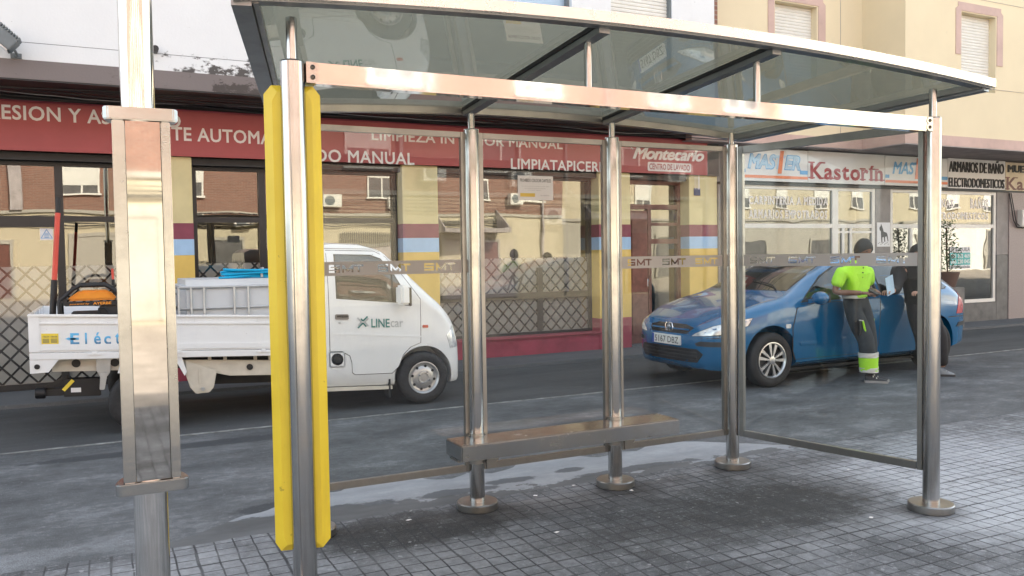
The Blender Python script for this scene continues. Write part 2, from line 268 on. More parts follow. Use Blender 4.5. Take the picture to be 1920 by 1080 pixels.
MT = dict(
    asphalt=asphalt_mat('asphalt', (.066, .068, .070), (.175, .178, .182), seed=3.),
    lane=lane_mat('lane_asphalt'),
    apron=apron_mat('concrete_apron'), tile=tile_mat('tile'),
    walk=asphalt_mat('walk', (.13, .135, .14), (.22, .225, .235), seed=9., stain=.3),
    oppwalk=plain('far_pavement', (.36, .315, .27), .8, var=.3, scale=1.5),
    white_line=plain('line_paint', (.21, .215, .21), .7, var=.6, scale=9),
    post=steel('polished_steel', (.50, .495, .485), .08, .12, (1, 1, .02)),
    pole=steel('bright_steel', (.78, .76, .73), .03, .04, (1, 1, .02)),
    beam=steel('mirror_steel', (.74, .73, .71), .03, .08),
    fascia=steel('satin_steel', (.80, .78, .75), .24, .08),
    rail=steel('rail_steel', (.34, .335, .325), .28, .12),
    bench=steel('bench_steel', (.42, .425, .42), .12, .12, (.03, 1, 1)),
    mirror=steel('mirror_plate', (.52, .505, .475), .015, .02),
    roofdark=steel('dark_steel', (.30, .31, .32), .35, .1),
    bolt=plain('bolt', (.12, .11, .1), .4, 1.),
    yellow=yellow_mat('yellow_paint'),
    sglass=glass('shelter_glass', (.95, .965, .96), 0., .0, 1.5, (.62, .62, .62)),
    rglass=glass('roof_glass', (.50, .505, .46), .035, .012, 1.5, (.97, .98, .95), 0., .30),
    shopglass=glass('shop_glass', (.55, .55, .52), .12, .0, 1.6, (.98, .94, .86), .02),
    kglass=glass('furniture_glass', (.6, .62, .6), .12, .0, 1.6, (.98, .95, .9), .03),
    carglass=glass('car_glass', (.5, .56, .55), .05, .0, 1.6, (1, 1, 1)),
    band=plain('etched_band', (.47, .455, .44), .6, var=.04, scale=4),
    paper=plain('paper', (.80, .79, .80), .7, var=.03),
    ink=plain('ink', (.12, .12, .12), .7), inkgrey=plain('ink_grey', (.42, .42, .44), .7), inkyellow=plain('ink_yellow', (.75, .55, .12), .7),
    red=plain('sign_red', (.37, .062, .066), .42, var=.1, scale=1.6), redwall=plain('red_wall', (.33, .05, .075), .7, var=.2, scale=4, bump=.15),
    maroon=plain('maroon', (.23, .055, .085), .7, var=.1), lblue=plain('light_blue', (.36, .54, .76), .7, var=.06), ochre=plain('ochre', (.72, .50, .13), .7, var=.06),
    creamcol=plain('cream_column', (.66, .575, .32), .75, var=.08, scale=3),
    signwhite=plain('sign_letter', (.80, .76, .74), .5, var=.05),
    black=plain('black', (.012, .012, .014), .5, var=.3), blackm=plain('black_frame', (.018, .018, .021), .38, var=.2),
    cable=plain('cable', (.02, .02, .022), .5), cablegrey=plain('cable_grey', (.30, .30, .31), .5),
    edgeband=dirty_wall('edge_band', (.215, .185, .18), (.06, .05, .045), 3.45, 3.75, .8), soffit=plain('soffit', (.40, .355, .35), .85, var=.2, scale=3),
    whitewall=dirty_wall('white_render', (.80, .81, .82), (.07, .06, .055), 3.66, 4.05, .95),
    bluepaint=plain('blue_pane', (.42, .56, .70), .3, var=.12, scale=2), 
    creamwall=dirty_wall('cream_render', (.78, .67, .47), (.2, .17, .14)),
    pink=plain('pink_trim', (.56, .40, .35), .8, var=.1, scale=3),
    reveal=plain('reveal', (.33, .28, .26), .8, var=.1),
    shutter=plain('roller_shutter', (.74, .72, .67), .55, var=.06, scale=3),
    brick=brick_mat('brick', (.27, .125, .088), (.20, .09, .065), (.29, .24, .20)),
    oppcream=dirty_wall('far_cream_wall', (.56, .49, .36), (.2, .16, .12)), oppgrey=dirty_wall('far_grey_wall', (.42, .39, .34), (.25, .2, .15)),
    interior=plain('interior', (.16, .145, .12), .9, var=.3, scale=2), intfloor=plain('interior_floor', (.2, .19, .17), .6), intlight=plain('interior_light', (.55, .52, .45), .9),
    frost=film_mat('frosted_film', (.26, .25, .225)), latticebar=film_mat('lattice_bar', (.02, .02, .02)), 
    alu=plain('white_frame', (.78, .75, .70), .45, var=.06),
    granite=plain('pink_granite', (.30, .245, .235), .45, var=.35, scale=50), greystone=plain('grey_stone', (.12, .115, .115), .4, var=.3, scale=5), greycol=plain('grey_column', (.26, .235, .225), .6, var=.15, scale=6),
    brown=plain('brown_door', (.15, .055, .042), .5, var=.3, scale=10),
    kwhite=plain('plastic_sign', (.66, .66, .66), .45, var=.07, scale=2), kcream=plain('plastic_sign_cream', (.62, .53, .38), .5, var=.1), korange=plain('sign_orange', (.72, .22, .10), .5), kblue=plain('sign_blue', (.10, .32, .60), .5), kred=plain('sign_dark_red', (.32, .035, .05), .5), kblack=plain('sign_black', (.02, .02, .02), .5),
    kpale=plain('sign_pale_blue', (.40, .58, .74), .5), teal=plain('poster_teal', (.13, .47, .45), .6),
    whitepaint=paint_mat('white_paint'), beige=plain('beige_primer', (.60, .56, .48), .55, var=.12, scale=6),
    rubber=plain('rubber', (.022, .022, .024), .75, var=.3, scale=20, bump=.1), rim=plain('alloy', (.62, .63, .65), .3, .85), steelrim=plain('steel_wheel', (.50, .50, .51), .35, .7),
    carblue=plain('blue_paint', (.001, .112, .275), .18, .1, var=.03, scale=1.5, coat=1.), plastic=plain('dark_plastic', (.03, .03, .034), .55, var=.2),
    chrome=plain('chrome', (.8, .8, .82), .12, 1.), lamp=plain('lamp_glass', (.72, .75, .78), .1, .35, var=.35, scale=22, coat=1.), redlamp=plain('red_lamp', (.50, .07, .07), .2, var=.25, scale=18, coat=1.),
    amber=plain('amber', (.5, .07, .03), .3, coat=.5),
    seatcream=plain('seat_fabric', (.45, .42, .34), .9), 
    green=plain('logo_green', (.01, .17, .16), .4), grey=plain('logo_grey', (.42, .44, .45), .4), labely=plain('label_yellow', (.78, .60, .06), .5),
    elect=lettering_fade('lettering_blue', (.02, .05, .14), (.12, .48, .82), 2, .80, .88),
    tank=plain('tank_plastic', (.60, .63, .66), .35, var=.06, scale=3), galv=plain('galvanised', (.48, .5, .52), .4, .7), hose=plain('blue_hose', (.0, .36, .62), .4, var=.1), crate=plain('dark_blue', (.03, .06, .14), .6),
    orange=plain('orange_tank', (.85, .30, .02), .35, var=.08), toolred=plain('red_tool', (.62, .075, .05), .45), 
    hivis=plain('hi_vis', (.42, .86, .035), .7, var=.06, scale=14, bump=.3, bscale=22), reflective=plain('reflective_band', (.62, .63, .60), .45, var=.05), trousers=plain('dark_trousers', (.035, .042, .048), .85, var=.25, scale=12, bump=.4, bscale=24),
    jacket=plain('black_jacket', (.016, .016, .019), .75, var=.3, scale=10, bump=.4, bscale=22), skin1=plain('skin', (.20, .10, .065), .5, var=.08, scale=20), skin2=plain('skin_light', (.42, .24, .17), .5, var=.08, scale=20), hair=plain('hair', (.012, .009, .008), .6, bump=.5, bscale=90),
    shoe=plain('shoe', (.035, .035, .04), .6), sole=plain('shoe_sole', (.3, .3, .3), .6), shoegrey=plain('shoe_grey', (.22, .24, .26), .7),
    leaf=plain('leaf', (.03, .075, .02), .6, var=.5, scale=9), pot=plain('pot', (.12, .075, .06), .7), stem=plain('stem', (.1, .07, .045), .8),
    floodgrey=plain('floodlight_grey', (.16, .18, .19), .5, var=.12), plateblue=plain('plate_blue', (.02, .07, .35), .4), platewhite=plain('plate_white', (.78, .78, .75), .4),
)

# ------------------------------------------------------------------ object helpers
WLOC = {}
def tag(o, label=None, cat=None, group=None, kind=None):
    if label: o['label'] = label
    if cat: o['category'] = cat
    if group: o['group'] = group
    if kind: o['kind'] = kind
    return o
def thing(name, label, cat, loc=(0, 0, 0), group=None):
    o = bpy.data.objects.new(name, None); COL.objects.link(o); o.location = loc; o.empty_display_size = .1
    WLOC[o.name] = Vector(loc); return tag(o, label, cat, group)

class MB:
    """collects shapes in world coordinates and links them as ONE mesh object"""
    def __init__(s): s.v = []; s.f = []; s.xf = None
    def add(s, vs, fs):
        k = len(s.v); s.v += [Vector(a) for a in vs]; s.f += [[i + k for i in f] for f in fs]; return s
    def box(s, x0, x1, y0, y1, z0, z1):
        return s.add([(x0, y0, z0), (x1, y0, z0), (x1, y1, z0), (x0, y1, z0), (x0, y0, z1), (x1, y0, z1), (x1, y1, z1), (x0, y1, z1)],
                     [(3, 2, 1, 0), (4, 5, 6, 7), (0, 1, 5, 4), (1, 2, 6, 5), (2, 3, 7, 6), (3, 0, 4, 7)])
    def obox(s, c, ax, ay, az):
        c, ax, ay, az = map(Vector, (c, ax, ay, az)); P = []
        for k in (-1, 1):
            for i, j in ((-1, -1), (1, -1), (1, 1), (-1, 1)): P.append(c + ax * i + ay * j + az * k)
        return s.add(P, [(3, 2, 1, 0), (4, 5, 6, 7), (0, 1, 5, 4), (1, 2, 6, 5), (2, 3, 7, 6), (3, 0, 4, 7)])
    def bar(s, a, b, w, h, upv=(0, 0, 1)):
        a, b = Vector(a), Vector(b); d = (b - a); L = d.length / 2; d.normalize()
        side = d.cross(Vector(upv)).normalized(); u = side.cross(d)
        return s.obox((a + b) / 2, d * L, side * w / 2, u * h / 2)
    def cyl(s, a, b, r, r2=None, n=24, cap=True):
        a, b = Vector(a), Vector(b); r2 = r if r2 is None else r2; d = (b - a).normalized()
        u = d.orthogonal().normalized(); w = d.cross(u); vs = []; fs = []
        for p, rr in ((a, r), (b, r2)):
            for i in range(n):
                t = 2 * PI * i / n; vs.append(p + (u * math.cos(t) + w * math.sin(t)) * rr)
        for i in range(n): j = (i + 1) % n; fs.append((i, j, n + j, n + i))
        if cap: fs += [tuple(range(n))[::-1], tuple(range(n, 2 * n))]
        return s.add(vs, fs)
    def tube(s, pts, r, n=8, closed=False):
        pts = [Vector(p) for p in pts]; N = len(pts); vs = []; fs = []
        u = None
        for i, p in enumerate(pts):
            d = (pts[(i + 1) % N] if closed or i < N - 1 else p) - (pts[i - 1] if closed or i else p)
            d.normalize(); u = d.orthogonal().normalized() if u is None else (u - d * u.dot(d)).normalized(); w = d.cross(u)
            for k in range(n): t = 2 * PI * k / n; vs.append(p + (u * math.cos(t) + w * math.sin(t)) * r)
        for i in range(N if closed else N - 1):
            for k in range(n):
                a = i * n; b = ((i + 1) % N) * n; fs.append((a + k, a + (k + 1) % n, b + (k + 1) % n, b + k))
        if not closed: fs += [tuple(range(n))[::-1], tuple(range((N - 1) * n, N * n))]
        return s.add(vs, fs)
    def prism(s, poly, fn, d):
        """poly of (a,b) -> fn(a,b) point, extruded by vector d"""
        n = len(poly); d = Vector(d); A = [Vector(fn(a, b)) for a, b in poly]; B = [p + d for p in A]
        return s.add(A + B, [tuple(range(n))[::-1], tuple(range(n, 2 * n))] + [(i, (i + 1) % n, n + (i + 1) % n, n + i) for i in range(n)])
    def lathe(s, c, axis, prof, n=40):
        """prof of (distance along axis, radius)"""
        c = Vector(c); d = Vector(axis).normalized(); u = d.orthogonal().normalized(); w = d.cross(u); vs = []; fs = []; m = len(prof)
        for i in range(n):
            t = 2 * PI * i / n; e = u * math.cos(t) + w * math.sin(t)
            for h, r in prof: vs.append(c + d * h + e * r)
        for i in range(n):
            j = (i + 1) % n
            for k in range(m - 1): fs.append((i * m + k, j * m + k, j * m + k + 1, i * m + k + 1))
        return s.add(vs, fs)
    def ball(s, c, r, n=16, m=10):
        c = Vector(c); r = Vector(r) if hasattr(r, '__len__') else Vector((r, r, r)); vs = []; fs = []
        for i in range(m + 1):
            a = -PI / 2 + PI * i / m
            for k in range(n):
                t = 2 * PI * k / n; vs.append(c + Vector((r.x * math.cos(a) * math.cos(t), r.y * math.cos(a) * math.sin(t), r.z * math.sin(a))))
        for i in range(m):
            for k in range(n): fs.append((i * n + k, i * n + (k + 1) % n, (i + 1) * n + (k + 1) % n, (i + 1) * n + k))
        return s.add(vs, fs)
    def obj(s, name, mat, parent=None, smooth=True, bevel=0., ang=35, loc=None):
        off = WLOC[parent.name] if parent is not None else Vector(loc or (0, 0, 0))
        me = bpy.data.meshes.new(name); me.from_pydata([tuple((s.xf(v) if s.xf else v) - off) for v in s.v], [], s.f)
        bm = bmesh.new(); bm.from_mesh(me)
        bmesh.ops.remove_doubles(bm, verts=bm.verts, dist=1e-5); bmesh.ops.recalc_face_normals(bm, faces=bm.faces)
        if bevel: bmesh.ops.bevel(bm, geom=[e for e in bm.edges if e.is_manifold and e.calc_face_angle(0) > .5], offset=bevel, segments=2, affect='EDGES', clamp_overlap=True)
        bm.to_mesh(me); bm.free()
        return link(name, me, mat, parent, off, smooth, ang)
def link(name, me, mat, parent, off, smooth=True, ang=35):
    me.materials.clear(); me.materials.append(MT[mat])
    if smooth:
        me.polygons.foreach_set('use_smooth', [True] * len(me.polygons)); me.set_sharp_from_angle(angle=math.radians(ang))
    o = bpy.data.objects.new(name, me); COL.objects.link(o)
    if parent is not None: o.parent = parent; WLOC[o.name] = off.copy()
    else: o.location = off; WLOC[o.name] = Vector(off)
    return o
def struct(o): return tag(o, kind='structure')

def sheet(name, mat, x0, x1, y0, y1, z, thick=.3, step=None, edge=None):
    """a ground layer with real thickness; edge(x) may wobble its near/far border"""
    m = MB()
    if edge is None: m.box(x0, x1, y0, y1, z - thick, z)
    else:
        n = int((x1 - x0) / step); xs = [x0 + (x1 - x0) * i / n for i in range(n + 1)]
        lo = [edge(x)[0] for x in xs]; hi = [edge(x)[1] for x in xs]
        m.add([(x, a, z) for x, a in zip(xs, lo)] + [(x, b, z) for x, b in zip(xs, hi)] + [(x, a, z - thick) for x, a in zip(xs, lo)],
              [(i, i + 1, n + 2 + i, n + 1 + i) for i in range(n)] + [(2 * n + 2 + i, 2 * n + 3 + i, i + 1, i) for i in range(n)])
    return struct(m.obj(name, mat, smooth=False))

# ---- writing
def text_mesh(s, bold=0., shear=0., spacing=1., extrude=0.):
    c = bpy.data.curves.new('t', 'FONT'); c.body = s; c.size = 1; c.offset = bold; c.shear = shear; c.space_character = spacing; c.resolution_u = 3; c.fill_mode = 'NONE'
    o = bpy.data.objects.new('t', c); COL.objects.link(o); dg = bpy.context.evaluated_depsgraph_get(); dg.update()
    me = bpy.data.meshes.new_from_object(o.evaluated_get(dg)); bpy.data.objects.remove(o); bpy.data.curves.remove(c)
    vs = [v.co.copy() for v in me.vertices]; es = [tuple(e.vertices) for e in me.edges]; bpy.data.meshes.remove(me)
    if bold > 0:                                                                    # embolden: push every outline outwards
        q = np.array([v[:2] for v in vs]); nb = {}
        for i, k in es: nb.setdefault(i, []).append(k); nb.setdefault(k, []).append(i)
        A0, B0 = q[[i for i, _ in es]], q[[k for _, k in es]]; new = q.copy()
        for i, (u, w) in ((i, n) for i, n in nb.items() if len(n) == 2):
            d1 = q[i] - q[u]; d2 = q[w] - q[i]; n1 = np.array((-d1[1], d1[0])) / (np.linalg.norm(d1) + 1e-9); n2 = np.array((-d2[1], d2[0])) / (np.linalg.norm(d2) + 1e-9)
            n = n1 + n2; L = np.linalg.norm(n)
            if L < .3: continue
            n /= L; t = q[i] + n * .0015 + .00003; m = (A0[:, 1] > t[1]) != (B0[:, 1] > t[1])
            if ((A0[m, 0] + (t[1] - A0[m, 1]) / (B0[m, 1] - A0[m, 1]) * (B0[m, 0] - A0[m, 0])) > t[0]).sum() % 2: n = -n
            new[i] = q[i] + n * bold * min(1.6, 1 / max(.45, L / 2))
        vs = [Vector((x, y, 0)) for x, y in new]
    P, E, F, *_ = delaunay_2d_cdt([Vector(v[:2]) for v in vs], es, [], 0, 1e-6)      # cut the letters from their outlines
    a = np.array([vs[i][:2] for i, _ in es]); b = np.array([vs[k][:2] for _, k in es])
    a, b = a[np.abs(a[:, 1] - b[:, 1]) > 1e-9], b[np.abs(a[:, 1] - b[:, 1]) > 1e-9]
    out = []
    for f in F:
        x, y = np.mean([P[i] for i in f], axis=0); m = (a[:, 1] > y) != (b[:, 1] > y)
        q = a[m, 0] + (y - a[m, 1]) / (b[m, 1] - a[m, 1]) * (b[m, 0] - a[m, 0])
        if (q > x).sum() % 2: out.append(tuple(f))
    pts = [(p[0], p[1], 0.) for p in P]
    if not extrude: return pts, out
    n = len(pts); cnt = {}
    for f in out:
        for i in range(len(f)): e = (f[i], f[(i + 1) % len(f)]); cnt[tuple(sorted(e))] = cnt.get(tuple(sorted(e)), 0) + 1
    return [(x, y, -extrude) for x, y, _ in pts] + [(x, y, extrude) for x, y, _ in pts], out + [tuple(i + n for i in f) for f in out] + [(i, k, n + k, n + i) for (i, k), v in cnt.items() if v == 1]
def write(m, s, x0, x1, z0, z1, fn, bold=.012, shear=0., spacing=1., depth=.0):
    """letters of s stretched over the box x0..x1, z0..z1; fn(a, b, d) puts them into the world"""
    vs, fs = text_mesh(s, bold, shear, spacing, .5 if depth else 0)
    a = np.array(vs); lo, hi = a.min(0), a.max(0); 
    P = [fn(x0 + (v[0] - lo[0]) / (hi[0] - lo[0]) * (x1 - x0), z0 + (v[1] - lo[1]) / (hi[1] - lo[1]) * (z1 - z0), (v[2] + .5) * depth if depth else 0) for v in vs]
    return m.add(P, fs)
SERIF = {'K': ((.1, 'bt'), (.92, 'bt')), 'a': ((.85, 'b'),), 's': (), 't': ((.5, ''),), 'o': (), 'r': ((.2, 'bx'),), 'í': ((.5, 'bx'),), 'n': ((.12, 'bx'), (.88, 'b')), 'C': (), 'A': ((.06, 'b'), (.94, 'b')), 'R': ((.12, 'bt'), (.9, 'b')), 'P': ((.12, 'bt'),), 'I': ((.5, 'bt'),), 'N': ((.1, 'bt'), (.9, 't')),
         'T': ((.5, 'b'),), 'E': ((.1, 'bt'),), 'M': ((.08, 'bt'), (.92, 'bt')), 'D': ((.12, 'bt'),), 'O': (), 'S': (), 'L': ((.12, 'bt'),), 'B': ((.12, 'bt'),), 'Ñ': ((.1, 'b'), (.9, 'b'))}
def write_serif(m, s, x0, x1, z0, z1, fn, bold=.02, depth=0., gap=.14, sw=.17):
    cur = 0.; items = []
    for ch in s:
        if ch == ' ': cur += .34; continue
        vs, fs = text_mesh(ch, bold, 0, 1, 0); a = np.array(vs); lo, hi = a.min(0), a.max(0); w = hi[0] - lo[0]
        items.append((vs, fs, cur - lo[0], cur, w, ch)); cur += w + gap
    cur -= gap
    ztop = .73; S = (x1 - x0) / cur; Z = (z1 - z0) / ztop
    for vs, fs, off, c, w, ch in items:
        m.add([fn(x0 + (v[0] + off) * S, z0 + v[1] * Z, 0) for v in vs], fs)
        for fx, lv in SERIF.get(ch, ()):
            for l in lv:
                h = {'b': 0, 't': ztop - .05, 'x': .49}[l]; xc = x0 + (c + fx * w) * S
                q = [(xc - sw * S, h), (xc + sw * S, h), (xc + sw * S, h + .06), (xc - sw * S, h + .06)]
                m.add([fn(x, z0 + b * Z, -.0006) for x, b in q], [(0, 1, 2, 3)])
    return m
def front(Y):                                   # a plane that faces the street (towards -Y)
    return lambda a, b, d: (a, Y - d, b)

def inside(p, poly):
    x, y = p; c = False; n = len(poly)
    for i in range(n):
        (x1, y1), (x2, y2) = poly[i], poly[(i + 1) % n]
        if (y1 > y) != (y2 > y) and x < (x2 - x1) * (y - y1) / (y2 - y1) + x1: c = not c
    return c
def densify(poly, step):
    out = []
    for i in range(len(poly)):
        a, b = Vector(poly[i]), Vector(poly[(i + 1) % len(poly)]); k = max(1, int((b - a).length / step))
        out += [a + (b - a) * j / k for j in range(k)]
    return out
def drape(m, bvh, poly, fn, d, off=.004, skirt=.012, step=.05):
    """a panel cut to an outline and laid over a body surface along direction d, with its rim turned in"""
    d = Vector(d).normalized(); B = densify([Vector(p) for p in poly], step); nb = len(B)
    pl = [tuple(p) for p in B]; xs = [p[0] for p in pl]; ys = [p[1] for p in pl]; pts = list(B)
    x = min(xs) + step * .7
    while x < max(xs):
        y = min(ys) + step * .7
        while y < max(ys):
            if inside((x, y), pl) and min((Vector((x, y)) - b).length for b in B) > step * .45: pts.append(Vector((x, y)))
            y += step
        x += step
    vs, es, fs, *_ = delaunay_2d_cdt(pts, [(i, (i + 1) % nb) for i in range(nb)], [], 1, 1e-6)
    P = []
    for v in vs:
        o = Vector(fn(v[0], v[1])); h = bvh.ray_cast(o, d)
        if h[0] is None: h = bvh.find_nearest(o + d * 1.0)
        P.append(h[0] - d * off)
    cnt = {}
    for f in fs:
        for i in range(len(f)):
            e = (f[i], f[(i + 1) % len(f)]); cnt[tuple(sorted(e))] = cnt.get(tuple(sorted(e)), 0) + 1
    k = len(P); Q = [p + d * skirt for p in P]
    return m.add(P + Q, [tuple(f) for f in fs] + [(a, b, k + b, k + a) for (a, b), c in cnt.items() if c == 1])

def smooth_fn(keys, n=240, sig=.02):
    x = np.array([k[0] for k in keys]); y = np.array([k[1] for k in keys]); g = np.linspace(x[0], x[-1], n); v = np.interp(g, x, y)
    s = sig / (x[-1] - x[0]) * n; kx = np.arange(-int(3 * s) - 1, int(3 * s) + 2); ker = np.exp(-.5 * (kx / max(s, .3)) ** 2); ker /= ker.sum()
    pad = len(kx) // 2; vv = np.convolve(np.pad(v, pad, mode='reflect', reflect_type='odd'), ker, 'valid')
    return lambda t: float(np.interp(t, g, vv))
def loft(rings):
    n = len(rings[0]); m = MB(); vs = [p for r in rings for p in r]; fs = []
    for i in range(len(rings) - 1):
        for k in range(n): fs.append((i * n + k, i * n + (k + 1) % n, (i + 1) * n + (k + 1) % n, (i + 1) * n + k))
    fs += [tuple(range(n))[::-1], tuple(range((len(rings) - 1) * n, len(rings) * n))]
    return m.add(vs, fs)
def cut(o, cutters):
    """bite the cutters out of a mesh (wheel arches) and keep the plain result"""
    for c in cutters:
        b = o.modifiers.new('b', 'BOOLEAN'); b.operation = 'DIFFERENCE'; b.object = c; b.solver = 'EXACT'
    dg = bpy.context.evaluated_depsgraph_get(); dg.update(); me = bpy.data.meshes.new_from_object(o.evaluated_get(dg))
    o.modifiers.clear(); old = o.data; o.data = me; me.name = old.name
    me.polygons.foreach_set('use_smooth', [True] * len(me.polygons)); me.set_sharp_from_angle(angle=math.radians(38))
    for c in cutters: bpy.data.objects.remove(c)
def tempobj(m, mat):
    me = bpy.data.meshes.new('cutter'); me.from_pydata([tuple(v) for v in m.v], [], m.f); 
    bm = bmesh.new(); bm.from_mesh(me); bmesh.ops.recalc_face_normals(bm, faces=bm.faces); bm.to_mesh(me); bm.free()
    me.materials.append(MT[mat]); o = bpy.data.objects.new('cutter', me); COL.objects.link(o); return o

exec_parts = []
# ------------------------------------------------------------------ ground
sheet('ground', 'asphalt', -250, 320, -250, 300, -.006, 1)
sheet('parking_lane', 'lane', -40, 60, 4.5, 7.79, 0.0, .3)
rng = random.Random(3)
w1 = [rng.uniform(-1, 1) for _ in range(400)]
def wob(x, s, k=0):
    i = (x + 60) / s; j = int(i); f = i - j; return w1[(j + k) % 400] * (1 - f) + w1[(j + 1 + k) % 400] * f
sheet('concrete_apron', 'apron', .2, 5.0, 4.6, 5.5, .004, .3, .05,
      lambda x: (4.62, 4.80 + (.62 + .16 * wob(x, .45) + .07 * wob(x, .13, 7) + .03 * wob(x, .06, 3)) * max(.03, min(1, (x - .2) / .9)) * max(.03, min(1, (5.0 - x) / .9))))
sheet('pavement', 'tile', -40, 60, -4.2, 4.75, .009, .3, .06, lambda x: (-4.2, 4.74 + .012 * wob(x, .13) + .018 * wob(x, .5, 9) + .05 * max(0, min(1, (x - 3.6) / 1.5))))
sheet('road_line', 'white_line', -40, 60, 7.78, 7.82, .004, .2, .1, lambda x: (7.785 + .006 * wob(x, .4), 7.825 + .008 * wob(x, .3, 5)))
sheet('facade_pavement', 'walk', -40, 60, 10.2, 11.2, .035, .3, .1, lambda x: (10.2 + .015 * wob(x, .5), 11.3))
sheet('far_pavement', 'oppwalk', -80, 120, -17, -4.25, .0, .3)

# ------------------------------------------------------------------ bus shelter
sh = thing('bus_shelter', 'stainless steel bus shelter with arched glass roof and bench on the tiled pavement', 'bus shelter', (2.5, 3.9, 0))
BY, FY = 4.58, 3.24
posts = [(1.0, BY), (2.0, BY), (3.0, BY), (4.0, BY), (.672, FY), (4.33, FY)]
def roof_z(x, f):                                     # arched along its length, falling to the rear (f: 0 front edge, 1 rear edge)
    return (2.505 + .085 * (1 - ((x - 2.5) / 2.08) ** 2)) * (1 - f) + (2.40 + .07 * (1 - ((x - 2.5) / 1.7) ** 2)) * f - .035
RF, RR = 3.05, 4.68
def edge_x(side, f): return (.434 + .39 * f) if side < 0 else (4.587 - .41 * f)
for x, y in posts:
    m = MB(); m.cyl((x, y, .04), (x, y, 2.300), .0465, n=40); m.lathe((x, y, 2.300), (0, 0, 1), [(0, .0465), (.006, .044), (.008, .0)], 40)
    p = m.obj('post', 'post', sh)
    f = MB(); f.lathe((x, y, .0), (0, 0, 1), [(-.02, .115), (.012, .118), (.014, .126), (.05, .126), (.056, .121), (.057, .046)], 48); f.obj('base_flange', 'rail', p)
    fr = (y - RF) / (RR - RF); top = roof_z(x, fr) - .004
    s = MB(); s.cyl((x, y, 2.29), (x, y, top), .021, n=28); s.obj('roof_stub', 'post', p)
    if y == BY and 1.5 < x < 3.5:
        c = MB(); c.cyl((x, y, .455), (x, y, .475), .0495, n=40); c.cyl((x, y, .29), (x, y, .40), .051, n=40)
        for a in (-.05, .05): c.cyl((x + a, y - .01, .465), (x + a * 1.2, y - .012, .465), .006, n=10); c.cyl((x + a * .6, y - .045, .33), (x + a * .65, y - .056, .33), .006, n=10)
        c.obj('collar', 'rail', p)
m = MB(); m.box(.717, 4.287, FY - .03, FY + .03, 2.222, 2.302); fb = m.obj('front_beam', 'beam', sh, bevel=.004)
for x, s in ((.717, 1), (4.287, -1)):
    m = MB(); m.prism([(0, 0), (.035, 0), (.048, .012), (.05, .03), (.036, .04), (.05, .05), (.048, .068), (.035, .08), (0, .08)], lambda a, b: (x + s * a, FY - .0335, 2.222 + b), (0, .003, 0)); m.obj('end_plate', 'post', fb)
    for z in (2.244, 2.282):
        m = MB(); m.lathe((x + s * .025, FY - .033, z), (0, -1, 0), [(0, .0095), (.004, .0095), (.005, .006), (.002, .004), (.002, 0)], 14); m.obj('bolt', 'bolt', fb)
for x in (2.0, 3.0):
    m = MB(); m.cyl((x, FY, 2.30), (x, FY, roof_z(x, .12) - .02), .019, n=24); m.obj('roof_stub', 'post', fb)
# roof: curved edge frames, joists and glass
def strip(m, side_pts, w, h, up_off=0.):
    """square section swept along points; w across (horizontal), h down from the points"""
    P = [Vector(p) for p in side_pts]; vs = []; fs = []
    for i, p in enumerate(P):
        d = (P[min(i + 1, len(P) - 1)] - P[max(i - 1, 0)]).normalized(); sd = d.cross(Vector((0, 0, 1))).normalized() * w / 2
        vs += [p - sd - Vector((0, 0, h)), p + sd - Vector((0, 0, h)), p + sd, p - sd]
    for i in range(len(P) - 1):
        for k in range(4): fs.append((i * 4 + k, i * 4 + (k + 1) % 4, i * 4 + 4 + (k + 1) % 4, i * 4 + 4 + k))
    fs += [(0, 1, 2, 3), tuple(range(len(P) * 4 - 4, len(P) * 4))[::-1]]
    return m.add(vs, fs)
N = 40
def row(f, y, dz=0., inset=0.):
    a, b = edge_x(-1, f) + inset, edge_x(1, f) - inset
    return [(a + (b - a) * i / N, y, roof_z(a + (b - a) * i / N, f) + dz) for i in range(N + 1)]
rf = MB()
rowsG = [row(f, RF + (RR - RF) * f, .018, .03) for f in (.02, .25, .5, .75, .98)]
vs = [p for r in rowsG for p in r]; k = len(vs); W_ = N + 1
fs = [(j * W_ + i, j * W_ + i + 1, (j + 1) * W_ + i + 1, (j + 1) * W_ + i) for j in range(4) for i in range(N)]
vs2 = [(p[0], p[1], p[2] + .008) for p in vs]; fs2 = [tuple(q + k for q in f[::-1]) for f in fs]
rim = [i for i in range(N)]; side = [(i, i + 1, i + 1 + k, i + k) for i in range(N)] + [(4 * W_ + i + 1, 4 * W_ + i, 4 * W_ + i + k, 4 * W_ + i + 1 + k) for i in range(N)]
rf.add(vs + vs2, fs + fs2 + side); roof = rf.obj('roof', 'rglass', sh, ang=60)
m = MB(); strip(m, row(0, RF, .040), .035, .046); m.obj('fascia', 'fascia', roof)
m = MB(); strip(m, row(.008, RF + .035, .010), .06, .022); m.obj('lip', 'roofdark', roof)
m = MB(); strip(m, row(1, RR, .032), .05, .05); m.obj('rear_edge', 'rail', roof)
for sd in (-1, 1):
    P = [(edge_x(sd, f) - sd * .03, RF + .02 + (RR - RF - .045) * f, roof_z(edge_x(sd, f), f) + .030) for f in [i / 8 for i in range(9)]]
    m = MB(); strip(m, P, .07, .055); m.obj('end_joist', 'roofdark', roof)
    P = [(a - sd * .05, b, c - .012) for a, b, c in P]
    m = MB(); strip(m, P, .02, .03); m.obj('end_seal', 'rail', roof)
for x in (2.0, 3.0):
    P = [(x, RF + .05 + (RR - RF - .09) * f, roof_z(x, f) + .010) for f in [i / 8 for i in range(9)]]
    m = MB(); strip(m, P, .055, .045); m.obj('joist', 'roofdark', roof)
    P = [(a - .031, b, c + .004) for a, b, c in P]; m = MB(); strip(m, P, .006, .02); m.obj('seal', 'black', roof)
